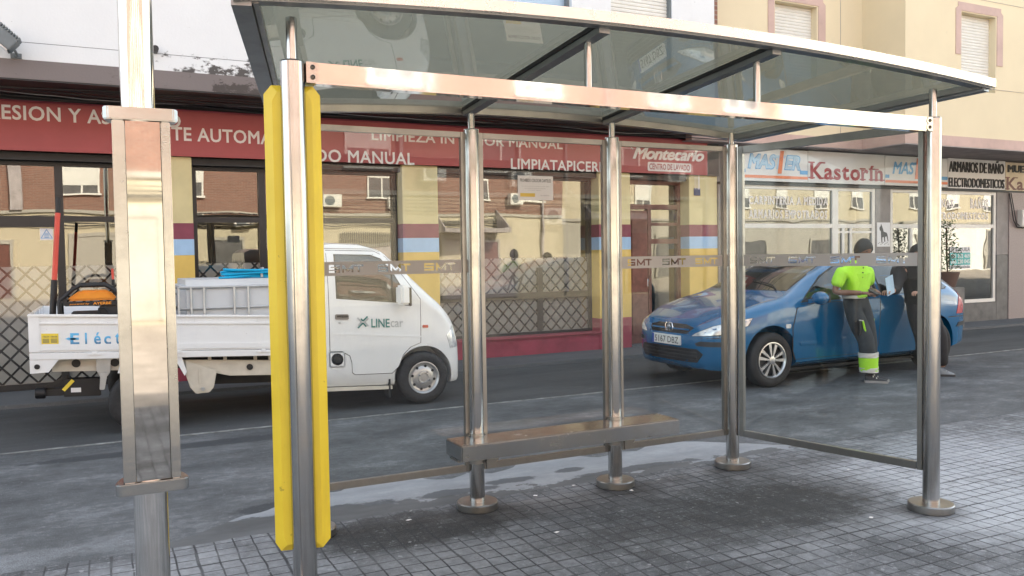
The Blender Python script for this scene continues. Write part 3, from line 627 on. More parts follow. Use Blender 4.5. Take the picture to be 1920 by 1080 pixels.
# glazed panels
def smt_band(m, O, U, width, z0, z1, n, phase=.0):
    """etched strip with the letters S M T left clear"""
    H = z1 - z0; th = .14
    def st(a, b, t=.013 / H * .5 * 2):
        a, b = Vector(a), Vector(b); d = (b - a).normalized(); q = Vector((-d.y, d.x)) * t / 2; return [a - q, b - q, b + q, a + q]
    t = .011
    S = [st((0, .04), (.072, .04), t), st((.066, .0), (.066, .045), t), st((.0, .0225 + .001), (.072, .0225 + .001), t), st((.006, .02), (.006, .045), t), st((0, .0055), (.072, .0055), t)]
    S = [st((0, .0395), (.062, .0395), t), st((.0055, .0225), (.0055, .045), t), st((0, .0225), (.062, .0225), t), st((.0565, 0), (.0565, .0225), t), st((0, .0055), (.062, .0055), t)]
    Mm = [st((.080, 0), (.080, .045), t), st((.077, .042), (.107, .008), t), st((.107, .008), (.137, .042), t), st((.134, 0), (.134, .045), t)]
    T = [st((.142, .0395), (.198, .0395), t), st((.170, 0), (.170, .04), t)]
    polys = []
    pitch = width / n
    for i in range(n):
        ox = pitch * (i + .5) - .099 + phase
        for q in S + Mm + T: polys.append([(p[0] + ox, p[1] + (H - .045) / 2) for p in q])
    pts = [Vector((0, 0)), Vector((width, 0)), Vector((width, H)), Vector((0, H))]; ed = [(0, 1), (1, 2), (2, 3), (3, 0)]
    for q in polys:
        k = len(pts); pts += [Vector(p) for p in q]; ed += [(k + j, k + (j + 1) % len(q)) for j in range(len(q))]
    vs, es, fs, *_ = delaunay_2d_cdt(pts, ed, [], 0, 1e-6)
    keep = []
    for f in fs:
        c = sum((vs[i] for i in f), Vector((0, 0))) / len(f)
        if 0 < c[0] < width and 0 < c[1] < H and not any(inside((c[0], c[1]), q) for q in polys): keep.append(tuple(f))
    O, U = Vector(O), Vector(U).normalized()
    return m.add([O + U * v[0] + Vector((0, 0, z0 + v[1])) for v in vs], keep)
def panel(name, a, b, z0, z1, letters, left=.05, right=.05, low=.04, top=.045, phase=0.):
    a, b = Vector((*a, 0)), Vector((*b, 0)); U = (b - a).normalized(); L = (b - a).length; Nn = Vector((U.y, -U.x, 0))
    g = MB(); g.obox(a + U * L / 2 + Vector((0, 0, (z0 + z1) / 2)), U * (L / 2 - .01), Nn * .005, Vector((0, 0, (z1 - z0) / 2 - .01)))
    pn = g.obj(name, 'sglass', sh, smooth=False)
    f = MB()
    for c, w, zc, h in ((left / 2, left, (z0 + z1) / 2, z1 - z0), (L - right / 2, right, (z0 + z1) / 2, z1 - z0)):
        f.obox(a + U * c + Vector((0, 0, zc)), U * w / 2, Nn * .016, Vector((0, 0, h / 2)))
    for zc, h in ((z0 + low / 2, low), (z1 - top / 2, top)):
        f.obox(a + U * (L / 2) + Vector((0, 0, zc)), U * (L / 2 - left - .001), Nn * .015, Vector((0, 0, h / 2)))
    f.obj('frame', 'rail', pn, bevel=.002)
    if not letters: return pn
    s = MB(); smt_band(s, a + U * (left + .004) + Nn * .0085, U, L - left - right - .008, 1.448, 1.527, letters, phase); s.obj('etched_band', 'band', pn, smooth=False)
    return pn
PY = 4.605
for i in range(3): panel('rear_panel', (1.03 + i, PY), (1.985 + i, PY), .238, 2.29, (3, 0, 3)[i], top=.033)
panel('side_panel', (4.03, 4.53), (4.318, 3.285), .238, 2.285, 4, .035, .03, .045, .05)
# bench
m = MB(); m.box(1.80, 3.345, 4.335, 4.58, .366, .46); bn = m.obj('bench', 'bench', sh, bevel=.006)
for x in (2.0, 3.0):
    m = MB(); m.prism([(0, 0), (0, -.11), (.02, -.11), (.13, -.012), (.13, 0)], lambda a, b: (x + .045 + a, 4.53, .365 + b), (0, .012, 0))
    m.box(x - .2, x + .2, 4.40, 4.52, .352, .3655); m.obj('bracket', 'rail', bn)
# yellow ended advertising case along the left end
D = Vector((1.0 - .66, BY - FY, 0)).normalized(); Sx = Vector((D.y, -D.x, 0)); O = Vector((.667, FY + .0, 0))
m = MB(); c = .03
poly = [(-.106, .44), (-.085, .405), (.075, .405), (.105, .44), (.105, 2.18), (.078, 2.215), (-.078, 2.215), (-.106, 2.18)]
ring = lambda d, k: [O + D * d + Sx * (a * k) + Vector((0, 0, 1.31 + (b - 1.31) * (1 - (1 - k) * .1))) for a, b in poly]
case = loft([ring(.0, .70), ring(.016, 1.), ring(.10, 1.), ring(.105, .9)]); case_o = case.obj('advertising_case', 'yellow', sh, ang=20)
m = MB(); m.obox(O + D * .62 + Vector((0, 0, 1.31)), Sx * .055, D * .52, Vector((0, 0, .88))); m.obj('case_body', 'rail', case_o)
# notice stuck to the middle panel
nt = thing('notice', 'white paper notice taped to the middle rear glass of the bus shelter', 'notice', (2.44, PY, 1.97))
m = MB(); m.box(2.317, 2.567, PY - .0075, PY - .0065, 1.892, 2.043); m.obj('sheet', 'paper', nt, smooth=False)
m = MB(); fn = front(PY - .0085)
write(m, 'PROHIBIDO COLOCAR CARTELES', 2.333, 2.551, 2.004, 2.024, fn, .006); m.obj('lettering', 'ink', nt, smooth=False)
for i in range(3):
    m = MB(); write(m, ['La colocación de carteles en este lugar', 'será sancionada conforme a la norma', 'municipal vigente'][i], 2.345 + .02 * i, 2.54 - .03 * i, 1.974 - .012 * i, 1.981 - .012 * i, fn, .0); m.obj('small_print', 'inkgrey', nt, smooth=False)
m = MB(); write(m, 'Ayuntamiento', 2.475, 2.54, 1.917, 1.925, fn, 0); m.obj('small_print', 'inkgrey', nt, smooth=False)
m = MB(); m.box(2.333, 2.436, PY - .0086, PY - .0078, 1.912, 1.934); m.obj('yellow_block', 'inkyellow', nt, smooth=False)

# ------------------------------------------------------------------ information pole
px, py = .105, 2.70
ip = thing('information_pole', 'polished steel stop pole with a flat mirror-faced box beside the yellow panel', 'bus stop pole', (px, py, 0))
m = MB(); m.cyl((px, py, 0), (px, py, .9), .0485, n=40); m.cyl((px, py, 1.95), (px, py, 4.2), .0475, n=40); m.obj('pole', 'pole', ip)
m = MB(); m.lathe((px, py, 0), (0, 0, 1), [(0, .12), (.045, .12), (.05, .048)], 40); m.obj('base_flange', 'post', ip)
def dcap(z0, z1, hw, depth_f, n=14, grow=0.):
    poly = [(-hw, -depth_f), (hw, -depth_f), (hw + .012, -depth_f + .012)] + [((hw + .012) * math.cos(t), -depth_f + .02 + (.135) * math.sin(t)) for t in [PI * i / n for i in range(n + 1)]] + [(-hw - .012, -depth_f + .012)]
    return MB().prism(poly, lambda a, b: (px + a + .005, py + b, z0), (0, 0, z1 - z0))
dcap(1.958, 1.995, .088, .060).obj('cap', 'bench', ip, bevel=.003)
dcap(.862, .898, .088, .060).obj('cap', 'bench', ip, bevel=.003)
bx = px + .005; yf = py - .052
m = MB(); m.box(bx - .078, bx - .045, yf, yf + .075, .898, 1.958); m.box(bx + .052, bx + .078, yf, yf + .075, .898, 1.958); m.box(bx - .045, bx + .052, yf + .03, yf + .075, .898, 1.958)
fr_ = m.obj('box_frame', 'bench', ip, bevel=.003)
m = MB(); m.box(bx - .043, bx + .050, yf + .004, yf + .014, .90, 1.956); m.obj('mirror_plate', 'mirror', ip)

# ------------------------------------------------------------------ car wash building (left)
wb = thing('car_wash_building', 'white rendered building over a car wash with dark windows and striped cream columns', 'building', (3, 11, 0))
FYW = 11.07; GY = 11.35
def clipseg(x, z, dx, dz, x0, x1, z0, z1):
    t0, t1 = -1e9, 1e9
    for p, d, a, b in ((x, dx, x0, x1), (z, dz, z0, z1)):
        ta, tb = (a - p) / d, (b - p) / d; ta, tb = min(ta, tb), max(ta, tb); t0, t1 = max(t0, ta), min(t1, tb)
    return (t0, t1) if t1 - t0 > .01 else None
def lattice(parent, x0, x1, z0, z1, Y):
    m = MB(); m.box(x0, x1, Y - .002, Y - .0005, z0, z1); f = m.obj('frosted_film', 'frost', parent, smooth=False)
    m = MB(); w, h = .185, .20
    for s in (1, -1):
        k = x0 - (z1 - z0) / h * w
        while k < x1 + (z1 - z0) / h * w:
            c = clipseg(k, z0, w * s, h, x0, x1, z0, z1)
            if c:
                a = Vector((k + w * s * c[0], Y - .003 - .001 * (s > 0), z0 + h * c[0])); b = Vector((k + w * s * c[1], Y - .003 - .001 * (s > 0), z0 + h * c[1]))
                d = (b - a).normalized(); q = Vector((-d.z, 0, d.x)) * .012; m.add([a - q, b - q, b + q, a + q], [(0, 1, 2, 3)])
            k += w
    m.obj('lattice', 'latticebar', f, smooth=False)
def column(x0, x1, y0=FYW, plaque=False):
    m = MB(); m.box(x0, x1, y0, 11.45, .02, 2.83); c = m.obj('column', 'creamcol', wb, bevel=.004)
    for z0, z1, mt in ((1.81, 2.01, 'maroon'), (1.61, 1.81, 'lblue'), (.525, 1.61, 'ochre'), (.021, .525, 'redwall')):
        m = MB(); m.box(x0 - .003, x1 + .003, y0 - .003, 11.44, z0 + .001, z1); m.obj('painted_band', mt, c)
for a, b in ((-4.2, -3.6), (.45, 1.02), (3.77, 4.30), (7.0, 7.59), (8.77, 9.155)): column(a, b)
column(9.165, 9.385, FYW + .03)
def shop_window(x0, x1, z0, z1, mull=(), trans=(), lat=None, extra=(), bars=.07):
    m = MB(); m.box(x0 + .01, x1 - .01, GY, GY + .008, z0 + .01, z1 - .01); w = m.obj('window', 'shopglass', wb, smooth=False)
    f = MB(); e = .0
    f.box(x0, x0 + bars, GY - .05, GY + .04, z0, z1); f.box(x1 - bars, x1, GY - .05, GY + .04, z0, z1)
    f.box(x0 + bars, x1 - bars, GY - .048, GY + .038, z0, z0 + bars); f.box(x0 + bars, x1 - bars, GY - .048, GY + .038, z1 - bars * .6, z1)
    for a, b in mull: f.box(a, b, GY - .046, GY + .036, z0 + bars, z1 - bars * .6)
    for za, zb, xa, xb in trans: f.box(xa, xb, GY - .044, GY + .034, za, zb)
    for xa, xb, za, zb in extra: f.box(xa, xb, GY - .042, GY + .032, za, zb)
    f.obj('frame', 'blackm', w, smooth=False)
    if lat: lattice(w, x0 + bars, x1 - bars, lat[0], lat[1], GY)
    return w
win1 = shop_window(-3.6, .45, .04, 2.74, ((-.50, -.415), (-2.3, -2.22)), ((1.97, 2.10, -3.5, -.50), (2.035, 2.10, -.415, .40)), (.11, 1.5))
win2 = shop_window(1.02, 3.77, .30, 2.74, ((1.86, 1.95),), ((2.03, 2.10, 1.09, 1.86), (2.03, 2.10, 1.95, 3.7)), (.36, 1.5))
win3 = shop_window(4.30, 7.0, .30, 2.74, (), ((.86, .97, 4.37, 6.93),), (.36, 1.5), ((6.02, 6.11, .37, 1.35), (5.05, 5.13, .37, .86)), .06)
for a, b in ((1.02, 3.77), (4.30, 7.0)):
    m = MB(); m.box(a + .004, b - .004, FYW + .012, 11.42, .022, .295); m.obj('plinth', 'redwall', wb); 
    m = MB(); m.box(a + .004, b - .004, FYW - .02, FYW + .22, .296, .318); m.obj('sill', 'redwall', wb)
m = MB(); m.box(-8, 9.385, 11.14, 11.44, 2.742, 2.829); m.obj('lintel', 'black', wb)
# doorway
m = MB(); m.box(7.62, 8.74, GY, GY + .008, .06, 2.73); dr = m.obj('door', 'shopglass', wb, smooth=False)
m = MB()
for a in ((7.595, 7.68, .03, 2.74), (8.70, 8.765, .03, 2.74), (7.68, 8.70, 2.68, 2.74), (7.68, 8.70, 2.27, 2.35), (8.10, 8.16, .03, 2.27), (8.16, 8.70, 2.0, 2.05), (8.16, 8.70, 1.70, 1.78), (8.16, 8.70, .03, .25)): m.box(a[0], a[1], GY - .05, GY + .05, a[2], a[3])
m.obj('frame', 'brown', dr, smooth=False)
m = MB(); m.box(7.70, 8.09, GY - .045, GY - .008, .05, 2.25)
for z0, z1 in ((.2, .9), (1.05, 2.1)): m.box(7.77, 8.02, GY - .06, GY - .046, z0, z1)
lf = m.obj('door_leaf', 'brown', dr, bevel=.003)
m = MB(); m.tube([(8.05, GY - .05, 1.0), (8.05, GY - .10, 1.0), (8.05, GY - .10, 1.12), (8.05, GY - .05, 1.12)], .01); m.obj('handle', 'chrome', lf)
m = MB(); m.box(7.62, 8.74, FYW + .02, GY + .2, .022, .058); m.obj('door_step', 'walk', dr)
# inside of the shop
m = MB(); m.box(-5, 9.3, 15.5, 15.6, 0, 3.3); m.box(-5, 9.3, 11.46, 15.5, 3.2, 3.3); m.box(-5.1, -5, 11.46, 15.5, 0, 3.3); m.box(9.3, 9.38, 11.46, 15.5, 0, 3.3)
ins = m.obj('interior', 'interior', wb, smooth=False)
m = MB(); m.box(-5, 9.3, 11.46, 15.5, .0, .04); m.obj('interior_floor', 'intfloor', ins)
for b in ((1.2, 2.6, 14.6, 15.3, .04, 1.05), (5.0, 6.4, 13.2, 13.8, .04, .95), (-2.5, -1.2, 14.0, 15.2, .04, 1.9)): MB().box(*b).obj('counter', 'intlight', ins)
# upper floor with its overhang
m = MB(); m.box(-9, 8.49, 10.085, 22, 3.857, 11.4); uw = m.obj('upper_wall', 'whitewall', wb, smooth=False)
m = MB(); m.box(-9, 8.49, 10.08, 11.6, 3.672, 3.850); m.obj('edge_beam', 'whitewall', wb)
m = MB(); m.box(-9, 8.49, 10.09, 10.5, 3.849, 3.858); m.obj('crack', 'black', uw)
m = MB(); m.box(-9, 8.49, 10.076, 11.0, 3.472, 3.6705); m.obj('edge_band', 'edgeband', wb, smooth=False)
m = MB(); m.box(-9, 8.485, 10.083, 11.054, 3.455, 3.4712); m.obj('soffit', 'black', wb)
m = MB(); m.box(-9, 9.385, 11.055, 11.6, 3.392, 3.654); m.box(9.11, 9.384, 11.052, 11.4, 2.831, 3.390); m.obj('black_band', 'black', wb, smooth=False)
m = MB(); m.box(8.497, 8.567, 10.10, 10.74, 3.672, 11.4); m.obj('brick_edge', 'brick', wb, smooth=False)
cut(uw, [tempobj(MB().box(*a), 'whitewall') for a in ((4.0, 5.97, 9.9, 10.30, 4.80, 5.6), (6.62, 7.69, 9.9, 10.22, 4.25, 5.75), (2.2, 3.3, 9.9, 10.22, 4.4, 5.75))])
def shutter(parent, name, x0, x1, y, z0, z1, mat='shutter', pitch=.052):
    m = MB(); n = max(2, int((z1 - z0) / pitch)); pr = []
    for i in range(n): z = z0 + (z1 - z0) * i / n; h = (z1 - z0) / n; pr += [(0.010, z), (0, z + h * .25), (0, z + h * .75), (.010, z + h * .97)]
    pr += [(.03, z1), (.03, z0)]
    return m.prism(pr, lambda a, b: (x0, y + a, b), (x1 - x0, 0, 0)).obj(name, mat, parent, smooth=False)
w = MB().box(4.76, 5.97, 10.24, 10.25, 4.81, 5.59).obj('window', 'bluepaint', wb)
f = MB(); f.box(4.0, 4.06, 10.16, 10.26, 4.81, 5.6); f.box(4.70, 4.76, 10.16, 10.26, 4.81, 5.6); f.box(5.93, 5.97, 10.16, 10.23, 4.81, 5.6); f.obj('frame', 'floodgrey', w)
shutter(w, 'roller_shutter', 4.06, 4.70, 10.2, 4.81, 5.6)
w = shutter(wb, 'window_shutter', 6.62, 7.66, 10.17, 4.26, 5.74)
f = MB(); f.box(7.66, 7.69, 10.10, 10.2, 4.26, 5.74); f.obj('guide', 'floodgrey', w)
w = shutter(wb, 'window_shutter', 2.2, 3.3, 10.17, 4.41, 5.74)
m = MB(); m.cyl((.582, 10.09, 3.885), (.582, 9.95, 3.88), .035, n=20); m.obj('drain_pipe', 'cable', wb)
m = MB(); m.box(7.02, 7.13, 10.98, 11.05, 3.44, 3.55); m.obj('junction_box', 'creamcol', wb, bevel=.006)

# cables under the overhang
cb = thing('cable_bundle', 'black cables running along the black band under the overhang above the red sign', 'cables', (3, 11, 3.5))
for i in range(7):
    r = random.Random(i); z0 = 3.435 - .004 * i; pts = []
    for k in range(60):
        x = -4 + 13.3 * k / 59; pts.append((x, 10.30 + .085 * i - .03 * r.random(), z0 + .018 * math.sin(x * (1.1 + .2 * i) + i) + .008 * r.random() - .02 * abs(math.sin(x * 1.3 + i * .4))))
    MB().tube(pts, .008 if i != 4 else .005, 6).obj('cable', 'cable' if i != 4 else 'cablegrey', cb)
# flood light
fl = thing('floodlight', 'grey finned floodlight on a bracket fixed to the white overhang', 'floodlight', (-.8, 10.08, 3.7))
a = math.radians(-42); ux = Vector((math.cos(a), 0, math.sin(a))); uz = Vector((-math.sin(a), 0, math.cos(a))); C0 = Vector((-.845, 9.88, 3.83))
m = MB(); m.obox(C0, ux * .13, Vector((0, .10, 0)), uz * .07); hb = m.obj('housing', 'floodgrey', fl, bevel=.008)
m = MB()
for i in range(9): m.obox(C0 + ux * (-.115 + .029 * i) + uz * .082 + Vector((0, 0, 0)), ux * .006, Vector((0, .098, 0)), uz * .018)
m.obj('fins', 'floodgrey', hb)
m = MB(); m.obox(C0 - uz * .075, ux * .115, Vector((0, .085, 0)), uz * .004); m.obj('lens', 'lamp', hb)
m = MB(); m.tube([C0 + ux * .135 + Vector((0, .0, -.03)), C0 + ux * .16 + Vector((0, .05, -.05)), (-.75, 10.06, 3.70)], .014); m.box(-.80, -.70, 10.055, 10.079, 3.675, 3.725)
m.obj('bracket', 'floodgrey', fl)

# red sign
rs = thing('shop_sign', 'long red shop sign with white capital lettering above the car wash windows', 'sign', (3, 11, 3))
SY = 10.995
m = MB(); m.box(-6, 9.10, SY + .005, 11.054, 2.832, 3.388); pn = m.obj('panel', 'red', rs, bevel=.003)
m = MB(); m.box(-6, 9.104, SY - .006, 11.02, 3.389, 3.402); m.obj('top_trim', 'redwall', rs)
fn = front(SY + .003)
for s, x0, x1, z0, z1, b in (('PRESION Y ASPIRADO', -1.23, .905, 3.176, 3.344, .020), ('PUENTE AUTOMATICO', .27, 2.50, 3.020, 3.190, .020), ('LAVADO MANUAL', 1.985, 3.931, 2.824, 2.994, .020),
                             ('LIMPIEZA INTERIOR MANUAL', 3.325, 6.318, 3.143, 3.285, .020), ('LIMPIATAPICERIA', 5.434, 7.17, 2.818, 2.978, .020)):
    m = MB(); write(m, s, x0, x1, z0, z1, fn, b, spacing=1.06); m.obj('lettering', 'signwhite', rs, smooth=False)
m = MB(); write(m, 'Montecarlo', 7.595, 9.03, 3.05, 3.25, fn, .035, .35, .92)
m.tube([(7.60, SY, 3.20), (7.56, SY, 3.235), (7.60, SY, 3.262), (7.66, SY, 3.24)], .010, 6); m.obj('script_logo', 'signwhite', rs, smooth=False)
m = MB(); m.prism([(7.90 + .02 * (1 - math.cos(t)) , 0) for t in ()] or [(7.885, 2.885), (7.90, 2.868), (8.74, 2.868), (8.755, 2.885), (8.755, 2.995), (8.74, 3.012), (7.90, 3.012), (7.885, 2.995)], lambda a, b: (a, SY + .001, b), (0, .003, 0)); pl = m.obj('white_plate', 'signwhite', rs)
m = MB(); write(m, 'CENTRO DE LAVADO', 7.915, 8.725, 2.892, 2.990, front(SY - .001), .02); m.obj('plate_lettering', 'red', pl, smooth=False)
# number plaque, warning sticker, M decal
nb = thing('number_plaque', 'small dark blue street number plaque reading 115 on the last cream column', 'plaque', (8.93, FYW, 2.55))
m = MB(); m.box(8.862, 8.996, FYW - .012, FYW - .001, 2.495, 2.617); m.obj('plate', 'crate', nb, bevel=.003)
m = MB(); write(m, '115', 8.88, 8.978, 22.515, 2.597, front(FYW - .0135), .0); m.obj('lettering', 'signwhite', nb, smooth=False)
st = thing('warning_sticker', 'white warning sticker with a blue triangle on the dark left car wash window', 'sticker', (-.6, GY, 1.89))
m = MB(); m.box(-.672, -.535, GY - .004, GY - .002, 1.815, 1.955); m.obj('sheet', 'paper', st, smooth=False)
m = MB()
def tri(c, r, t):
    P = [(c[0] + r * math.sin(2 * PI * k / 3), c[1] + r * math.cos(2 * PI * k / 3)) for k in range(3)]; Q = [(c[0] + (r - t) * math.sin(2 * PI * k / 3), c[1] + (r - t) * math.cos(2 * PI * k / 3)) for k in range(3)]
    m.add([(a, GY - .0055, b) for a, b in P + Q], [(i, (i + 1) % 3, 3 + (i + 1) % 3, 3 + i) for i in range(3)])
tri((-.603, 1.872), .075, .014)
for k in range(4): m.add([(-.603 + d * (.028 - .004 * abs(k - 1)), GY - .0055, 1.845 + .016 * k + e) for d, e in ((-1, 0), (1, 0), (1, .007), (-1, .007))], [(0, 1, 2, 3)])
m.obj('triangle', 'kblue', st, smooth=False)
m = MB(); write(m, 'M', 5.50, 5.80, 1.01, 1.235, front(GY - .007), -.012, .4)
m.tube([(5.50, GY - .008, 1.02), (5.46, GY - .008, 1.06), (5.49, GY - .008, 1.09)], .006, 5); m.tube([(5.78, GY - .008, 1.02), (5.84, GY - .008, 1.03), (5.86, GY - .008, 1.07)], .006, 5)
m.obj('window_monogram', 'blackm', win3, smooth=False)

# ------------------------------------------------------------------ furniture shop building (right)
kb = thing('furniture_shop_building', 'cream rendered building with pink trim over a white framed furniture shop', 'building', (15, 11, 0))
m = MB(); m.box(8.572, 13, 10.75, 22, 3.5, 11.5); rw = m.obj('recessed_wall', 'creamwall', kb, smooth=False)
m = MB(); m.box(12.453, 46, 9.85, 22, 3.5, 11.5); bw = m.obj('bay_wall', 'creamwall', kb, smooth=False)
cut(rw, [tempobj(MB().box(10.36, 11.33, 10.5, 10.95, 4.55, 5.80), 'reveal')])
cut(bw, [tempobj(MB().box(x, x + .96, 9.6, 10.07, 4.40, 5.78), 'reveal') for x in (13.915, 17.2, 20.5)])
m = MB(); m.box(8.572, 12.453, 10.744, 10.9, 3.376, 3.556); m.box(12.446, 46, 9.843, 10.9, 3.376, 3.556); m.obj('string_course', 'pink', kb, smooth=False)
m = MB(); m.box(8.572, 12.45, 10.75, 11.6, 3.362, 3.3755); m.box(12.451, 46, 9.846, 11.6, 3.360, 3.3745); m.obj('soffit', 'soffit', kb, smooth=False)
def trimmed(x0, x1, y, z0, z1, xs1, zs0, hasglass):
    w = shutter(kb, 'window_shutter', x0, xs1, y + .13, zs0, z1)
    t = .16; m = MB()
    P = [(x0 - t, z0 + .62), (x0 - t, z1 + .05), (x0 - t + .06, z1 + .09), (x0 - t + .06, z1 + .17), (x1 + t - .02, z1 + .17), (x1 + t - .02, z1 + .10), (x1 + t + .04, z1 + .05), (x1 + t + .04, z0 + .50), (x1 + .03, z0 + .50), (x1 + .03, z1 + .02), (x0 - .02, z1 + .02), (x0 - .02, z0 + .62)]
    m.prism(P, lambda a, b: (a, y - .012, b), (0, .011, 0)); m.obj('trim', 'pink', w, smooth=False)
    if hasglass:
        g = MB(); g.box(x0, x1, y + .15, y + .155, z0, zs0); g.obj('pane', 'kglass', w)
        f = MB(); f.box(x0, x0 + .05, y + .13, y + .17, z0, zs0); f.box(x1 - .36, x1 - .28, y + .13, y + .17, z0, zs0); f.box(x0, x1, y + .125, y + .175, zs0 - .03, zs0 - .001); f.obj('frame', 'creamcol', w)
        b = MB(); b.box(x0, x1, y + .19, y + .2, z0, zs0); b.obj('curtain', 'interior', w)
trimmed(10.36, 11.33, 10.75, 4.55, 5.80, 11.33, 4.56, False)
for x in (13.915, 17.2, 20.5): trimmed(x, x + .96, 9.85, 4.40, 5.78, x + .96, 4.72, True)
for b in ((12.46, 46, 9.842, 9.849, 4.46, 4.466), (12.44, 46, 9.8425, 9.849, 6.05, 6.056), (8.6, 12.44, 10.743, 10.749, 4.5, 4.506), (11.9, 11.906, 10.743, 10.749, 3.6, 7)): MB().box(*b).obj('render_joint', 'soffit', kb, smooth=False)
# shop front
KY = 11.07
m = MB(); m.box(9.39, 46, 11.16, 11.5, 2.74, 3.36); m.obj('fascia_wall', 'greystone', kb)
m = MB(); m.box(9.39, 46, 11.02, 11.20, 2.70, 2.738); m.obj('shadow_line', 'black', kb)  # black strip drawn as the shadow line below the sign boards
def kwin(x0, x1, z0, z1, mull, trans, bars=.075):
    g = MB(); g.box(x0 + .01, x1 - .01, KY + .02, KY + .028, z0 + .01, z1 - .01); w = g.obj('window', 'kglass', kb, smooth=False)
    f = MB(); f.box(x0, x0 + bars, KY - .01, KY + .06, z0, z1); f.box(x1 - bars, x1, KY - .01, KY + .06, z0, z1)
    f.box(x0 + bars, x1 - bars, KY - .008, KY + .058, z1 - .06, z1); f.box(x0 + bars, x1 - bars, KY - .008, KY + .058, z0, z0 + .07)
    for a, b, za, zb in mull: f.box(a, b, KY - .006, KY + .056, za, zb)
    for a, b, za, zb in trans: f.box(a, b, KY - .004, KY + .054, za, zb)
    f.obj('frame', 'alu', w, smooth=False); return w
kw1 = kwin(9.87, 12.12, .42, 2.70, (), ((9.945, 12.045, 1.955, 2.03),))
kw2 = kwin(12.12, 13.16, .06, 2.70, ((12.30, 12.36, .13, 1.95), (12.50, 12.56, .13, 1.95)), ((12.195, 13.085, 1.955, 2.03), (12.195, 13.085, 1.86, 1.90)))
kw3 = kwin(13.57, 16.76, .42, 2.70, ((14.15, 14.21, .49, 1.95), (14.72, 14.78, .49, 1.95), (14.90, 14.98, .49, 2.64)), ((13.645, 14.90, 1.955, 2.03), (14.98, 16.685, 1.955, 2.03)))
m = MB(); m.box(9.39, 9.87, KY, 11.5, .02, 2.70); m.box(13.16, 13.57, KY - .02, 11.5, .02, 2.70); m.obj('pier', 'greycol', kb, smooth=False)
m = MB(); m.box(16.76, 17.14, KY - .03, 11.5, 1.40, 2.70); m.obj('pier', 'greycol', kb)
m = MB(); m.box(16.76, 17.14, KY - .034, 11.5, .02, 1.395); m.box(13.57, 16.759, KY - .03, 11.4, .02, .41); m.box(9.87, 12.115, KY - .03, 11.4, .02, .41); m.obj('stone_base', 'greystone', kb, smooth=False)
m = MB(); m.box(17.14, 17.72, KY - .05, 11.5, .02, 2.70); m.obj('pier', 'granite', kb)
m = MB(); m.box(17.72, 46, KY + .05, 11.5, .02, 2.70); m.obj('dark_front', 'greystone', kb)
m = MB(); m.box(9.9, 17.2, 15.0, 15.1, 0, 3.3); m.box(9.9, 17.2, 11.5, 15, 2.9, 3.0); m.box(9.8, 9.9, 11.5, 15, 0, 3.3); m.box(17.2, 17.3, 11.5, 15, 0, 3.3); ins = m.obj('interior', 'interior', kb, smooth=False)
m = MB(); m.box(9.9, 17.2, 11.2, 15, .0, .04); m.obj('interior_floor', 'intfloor', ins)
for b in ((10.2, 11.2, 14.2, 14.9, .04, 2.1), (12.2, 13.3, 14.0, 14.8, .04, 1.0), (15.7, 16.7, 12.2, 14.0, .04, 1.45)): MB().box(*b).obj('display_cabinet', 'greycol', ins)
fn = front(KY + .016)
m = MB(); write_serif(m, 'CARPINTERIA A MEDIDA', 10.072, 11.953, 2.375, 2.515, fn, .035); m.obj('lettering', 'signwhite', kw1, smooth=False); m = MB(); write_serif(m, 'ARMARIOS EMPOTRADOS', 10.071, 11.94, 2.13, 2.276, fn, .035); m.obj('lettering', 'signwhite', kw1, smooth=False)
m = MB(); write_serif(m, 'COCINAS', 14.60, 15.45, 2.378, 2.533, fn, .035); m.obj('lettering', 'signwhite', kw3, smooth=False); m = MB(); write_serif(m, 'BAÑOS', 15.98, 16.542, 2.368, 2.56, fn, .035); m.obj('lettering', 'signwhite', kw3, smooth=False); m = MB(); write_serif(m, 'ELECTRODOMESTICOS', 14.60, 16.544, 2.14, 2.277, fn, .025); m.obj('lettering', 'signwhite', kw3, smooth=False)
# sign boards
def board(label, x0, x1, z0, z1, mat='kwhite'):
    t = thing('shop_sign', label, 'sign', ((x0 + x1) / 2, 11.0, (z0 + z1) / 2)); m = MB(); m.box(x0 + .004, x1 - .004, 11.0, 11.155, z0, z1); m.obj('panel', mat, t, bevel=.004); return t
fk = front(10.996)
def flat(m, *rs):
    for x0, x1, z0, z1 in rs: m.add([fk(x0, z0, 0), fk(x1, z0, 0), fk(x1, z1, 0), fk(x0, z1, 0)], [(0, 1, 2, 3)])
    return m
def mast(label, X0, X1, mx0, mx1, c0, c1, face):
    t = board(label, X0, X1, 2.765, 3.33)
    m = MB(); write(m, 'MAS', mx0, mx0 + (mx1 - mx0) * .52, 2.985, 3.225, fk, .035, .25); write(m, 'ER', mx0 + (mx1 - mx0) * .70, mx1, 2.985, 3.225, fk, .035, .25)
    write(m, 'T', mx0 + (mx1 - mx0) * .50, mx0 + (mx1 - mx0) * .72, 2.985, 3.225, fk, .035, .25); m.obj('lettering', face, t, smooth=False)
    if face == 'kpale':
        m = MB(); f2 = front(10.998)
        write(m, 'MAS', mx0 - .02, mx0 + (mx1 - mx0) * .52 + .02, 2.97, 3.24, f2, .06, .25); write(m, 'ER', mx0 + (mx1 - mx0) * .70 - .02, mx1 + .02, 2.97, 3.24, f2, .06, .25); m.obj('letter_edge', 'kblue', t, smooth=False)
    m = MB(); f3 = front(10.993); m.add([f3(a, b, 0) for a, b in ((c0, 2.905), (c0 + .09, 2.905), (c1, 3.305), (c1 - .09, 3.305))], [(0, 1, 2, 3)]); flat(m, (X0 + .01, X1 - .01, 2.818, 2.868)); m.obj('orange_marks', 'korange', t, smooth=False)
    m = flat(MB(), (X0 + .01, X0 + .12, 2.905, 2.97), (X1 - .2, X1 - .01, 2.905, 2.975)); m.obj('blue_dashes', 'kblue', t, smooth=False)
